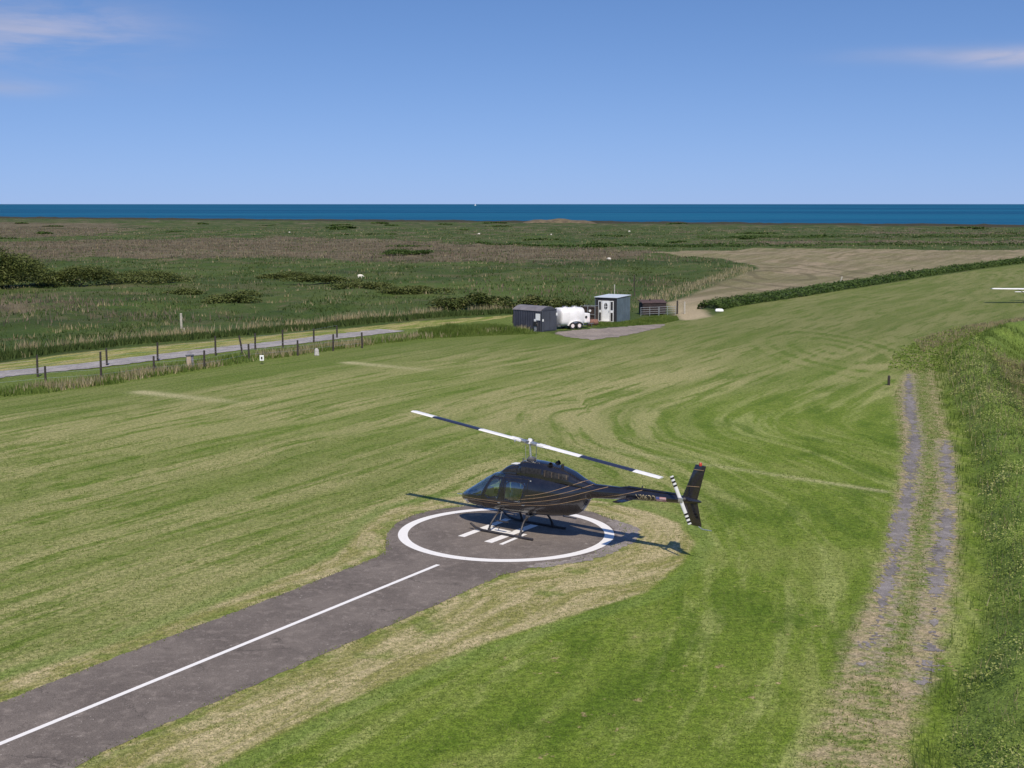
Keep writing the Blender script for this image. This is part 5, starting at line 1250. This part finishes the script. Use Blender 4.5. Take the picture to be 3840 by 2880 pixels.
single_post('marker_post', -28.1, 111.6, 0.55, 0.06, PALEP, 'short pale peg beside the tall pale marsh post')
single_post('marker_post', 46.0, 183.5, 1.05, 0.12, PALEP, 'pale leaning post behind the long hedge', lean=0.25)
single_post('marker_post', 0.1, 123.0, 0.75, 0.06, POST, 'short dark stake behind the slate hut')
single_post('track_post', 23.4, 80.4, 0.58, 0.09, POST, 'short black post beside the head of the rutted track')

# ------------------------------------------------------------------ wire fences along the lane
def fence(name, pts, hs, leans, label):
    root = empty(name, (pts[0][0], pts[0][1], 0), 0, label, 'fence', 'wire fences along the lane')
    ox, oy = pts[0]
    tops = []
    for (x, y), h, l in zip(pts, hs, leans):
        MB().tube([(x - ox, y - oy, -0.3), (x - ox + l * 0.5, y - oy, h * 0.5), (x - ox + l, y - oy, h)], [0.075, 0.072, 0.068], 8).build('post', POST, root, True)
        tops.append((x - ox + l, y - oy, h))
    for q in (0.92, 0.62, 0.34):
        mb = MB(); mb.tube([(tops[i][0], tops[i][1], 1.15 * q) for i in range(len(tops))], 0.008, 4); mb.build('wire', GALV, root)
    return root
fence('wire_fence', [(-38.5, 72.0), (-33.5, 76.4), (-29.1, 80.8), (-26.2, 82.6), (-23.8, 86.2), (-21.0, 88.5), (-19.0, 93.8), (-15.9, 96.4), (-13.7, 99.5), (-11.7, 101.5)], [1.2, 1.2, 1.15, 1.85, 1.15, 1.27, 1.15, 1.15, 1.28, 1.23], [0, 0, 0.0, 0.02, 0, 0.03, -0.02, 0, 0.03, -0.02], 'near wire fence with dark posts on the field side of the lane')
fence('wire_fence', [(-40.0, 76.5), (-35.0, 80.5), (-30.9, 84.4), (-28.2, 90.3), (-25.4, 93.0), (-22.0, 96.4), (-20.1, 97.0), (-19.8, 100.2), (-17.9, 101.5), (-16.1, 105.6), (-14.7, 109.3)], [1.3, 1.4, 1.43, 1.23, 1.33, 1.45, 1.43, 1.29, 1.42, 1.15, 1.0], [0, 0, 0.02, 0, 0.04, 0.0, -0.25, 0.02, 0.0, 0.02, 0], 'far wire fence with dark posts nearer the lane')
# small things by the fence
bx = empty('meter_box', (-22.2, 89.5, 0), R(20), 'pale brown meter box by the wire fence', 'box')
MB().box((-0.10, 0, 0.40), (0.30, 0.30, 0.80)).build('body', simple('tan fibreboard', (0.40, 0.32, 0.24), 0.8, vary=0.15), bx, bevel=0.02)
MB().box((0.14, 0.02, 0.42), (0.16, 0.30, 0.76)).build('door', simple('dull grey board', (0.16, 0.16, 0.19), 0.7), bx, bevel=0.01); MB().box((-0.02, 0, 0.83), (0.56, 0.40, 0.05)).build('lid', DULL, bx)
sg = empty('marker_board', (-17.6, 91.3, 0), R(0), 'small white board with a dark centre at the field edge', 'sign')
MB().box((0, 0, 0.42), (0.30, 0.04, 0.40)).build('board', NOTICE, sg, bevel=0.02); MB().box((0, -0.026, 0.42), (0.11, 0.012, 0.18)).build('dark_centre', DARKM, sg)
MB().tube([(0, 0.03, 0), (0, 0.03, 0.3)], 0.02, 6).build('stake', POST, sg)
st = empty('stone_marker', (-14.5, 96.4, 0), R(15), 'low pale grey stone marker in the dead grass', 'marker')
MB().box((0, 0, 0.24), (0.36, 0.30, 0.48), taper=0.8).build('stone', simple('lichened stone', (0.40, 0.39, 0.38), 0.9, vary=0.25, scale=9), st, bevel=0.05)
MB().box((0, 0, 0.51), (0.24, 0.20, 0.06), taper=0.5).build('cap', bpy.data.materials['lichened stone'], st)
# white edge markers on the grass strip
wm = empty('strip_marker', (21.8, 137.1, -0.05), R(-10), 'white rounded strip marker lying on the grass below the hedge', 'marker')
rings = [[(x, 0.32 * r_ * math.cos(a), 0.32 * r_ * math.sin(a)) for a in np.linspace(0, math.pi, 12)] for x, r_ in ((-0.45, 0.5), (-0.38, 0.9), (-0.1, 1.0), (0.25, 0.95), (0.42, 0.6))]
MB().loft(rings).build('shell', NOTICE, wm, True); MB().box((0, 0, 0.012), (0.98, 0.70, 0.024)).build('base', DECALW, wm)

# ------------------------------------------------------------------ light aircraft parked at the right edge
ac = empty('light_aircraft', (59.4, 147.6, 0), R(0), 'white high wing light aircraft parked at the right edge', 'aircraft')
def wing(x0, x1, c0, c1, z0, z1, y0=0.0):
    rings = []
    for x, c, z in ((x0, c0, z0), (x0 + (x1 - x0) * 0.94, c1, z0 + (z1 - z0) * 0.94), (x1, c1 * 0.7, z1)):
        rings.append([(x, y0 - 0.35 * c + c * u, z + c * v) for u, v in ((0, 0), (0.05, 0.05), (0.3, 0.085), (0.7, 0.05), (1, 0), (0.6, -0.01), (0.2, -0.03))])
    return MB().loft(rings)
for s in (1, -1): wing(0.40 * s, 5.25 * s, 1.45, 1.2, 1.62, 1.66).build('wing', WHITE, ac, True)
wing(-0.40, 0.40, 1.45, 1.45, 1.625, 1.625).build('wing_centre', WHITE, ac, True)
MB().loft([[(w * math.cos(a), y, z + h * math.sin(a)) for a in np.linspace(0, 2 * math.pi, 16, endpoint=False)] for y, w, h, z in ((-1.75, .22, .2, .95), (-1.6, .40, .36, .97), (-0.7, .50, .55, 1.05), (0.3, .50, .60, 1.08), (1.2, .38, .42, 1.08), (3.6, .10, .14, 1.08))]).build('fuselage', WHITE, ac, True)
MB().loft([[(w * math.cos(a), y, z + h * math.sin(a)) for a in np.linspace(0, math.pi, 10)] for y, w, h, z in ((-0.75, .46, .10, 1.35), (-0.35, .50, .24, 1.38), (0.4, .50, .26, 1.38), (0.9, .42, .10, 1.36))]).build('canopy', DARKM, ac, True)
for s in (1, -1):
    MB().tube([(0.46 * s, -0.1, 0.62), (2.3 * s, 0.05, 1.60)], 0.035, 6).build('strut', DULL, ac); wing(0.05 * s, 1.35 * s, 0.8, 0.6, 1.1, 1.1, 3.3).build('tailplane', WHITE, ac, True)
    MB().tube([(0.35 * s, 0.1, 0.6), (0.92 * s, 0.1, 0.26)], 0.035, 6).build('gear_leg', DULL, ac)
    w_ = MB().tube([(0.88 * s, 0.1, 0.22), (1.02 * s, 0.1, 0.22)], 0.22, 16).build('wheel', TYRE, ac, True)
    MB().loft([[(0.95 * s + q * 0.10 * r_, 0.1 + y, 0.36 + z_ * r_) for q, z_ in ((-1, 0), (-0.7, 0.1), (0, 0.14), (0.7, 0.1), (1, 0))] for y, r_ in ((-0.34, 0.3), (-0.15, 1), (0.15, 1), (0.5, 0.3))]).build('spat', WHITE, w_, True)
MB().prism([(2.9, 1.1), (3.75, 1.1), (3.95, 2.0), (3.45, 2.05)], 0, -0.03, 0.03).build('fin', WHITE, ac)
MB().tube([(0, -1.72, 0.95), (0, -1.95, 0.95)], [0.14, 0.03], 12).build('spinner', DULL, ac, True)
MB().box((0, -1.82, 0.95), (0.10, 0.03, 1.6)).build('propeller', DARKM, ac, bevel=0.01)
MB().tube([(0, -1.25, 0.62), (0, -1.3, 0.18)], 0.03, 6).build('nose_leg', DULL, ac); MB().tube([(-0.06, -1.3, 0.18), (0.06, -1.3, 0.18)], 0.18, 14).build('nose_wheel', TYRE, ac, True)

# ------------------------------------------------------------------ grazing sheep as white dots on the far marsh, one sail on the sea
FLEECE = simple('sheep fleece', (0.72, 0.69, 0.62), 0.95, vary=0.12, scale=12)
def sheep_mesh():
    mb = MB(); prof = [(-0.50, .06, .62), (-0.44, .22, .62), (-0.2, .29, .62), (0.15, .30, .63), (0.40, .24, .65), (0.52, .15, .66), (0.66, .11, .60), (0.80, .10, .48), (0.90, .05, .42)]
    mb.loft([[(x, r_ * 0.85 * math.cos(a), z + r_ * math.sin(a)) for a in np.linspace(0, 2 * math.pi, 12, endpoint=False)] for x, r_, z in prof])
    for x in (-0.32, 0.30):
        for y in (-0.14, 0.14): mb.tube([(x, y, 0.48), (x - 0.02, y, 0.26), (x, y, 0.0)], [0.08, 0.045, 0.035], 6)
    for y in (-1, 1): mb.tube([(0.68, y * 0.09, 0.60), (0.66, y * 0.19, 0.58)], [0.035, 0.01], 5)
    return mb.mesh('sheep')
SM = sheep_mesh()
for x, y, rz, lb in ((-22.9, 197.2, 0.2, 'white sheep on the green marsh above the bush row'), (19.8, 267.2, 2.6, 'white sheep on the brown reed edge beyond the cabin'), (14.0, 470.0, 1.0, 'far white sheep nearly in line with the cabin door'), (45.0, 505.0, 0.4, 'far white sheep right of the cabin line'), (-12.0, 480.0, 3.0, 'far white sheep above the slate hut'), (-88.0, 520.0, 0.8, 'far white sheep left of centre near the shore')):
    o = link('sheep', SM, FLEECE, None, True); o.location = (x, y, float(ground_z(np.array([[x, y]]))[0])); o.rotation_euler = (0, 0, rz); o.scale = (0.72, 0.72, 0.72); tag(o, lb, 'sheep', 'sheep grazing on the marsh')
bt = empty('sailing_boat', (-265, 9500, -1.2), R(20), 'tiny white sailing boat on the sea horizon', 'boat')
MB().loft([[(x, w * q, z) for q, z in ((-1, 1.4), (-0.7, 0.2), (0, -0.3), (0.7, 0.2), (1, 1.4))] for x, w in ((-6, 1.2), (-2, 1.9), (3, 1.6), (6.5, 0.1))]).build('hull', WHITE, bt)
MB().tube([(0.5, 0, 1), (0.5, 0, 15)], 0.12, 6).build('mast', STEEL, bt)
mb = MB(); mb.prism([(0.3, 2.2), (-5.2, 2.4), (0.3, 14.5)], 1, -0.03, 0.03); mb.build('mainsail', WHITE, bt)
mb = MB(); mb.prism([(0.8, 13.0), (6.2, 1.6), (1.2, 2.0)], 1, -0.03, 0.03); mb.build('jib', WHITE, bt)
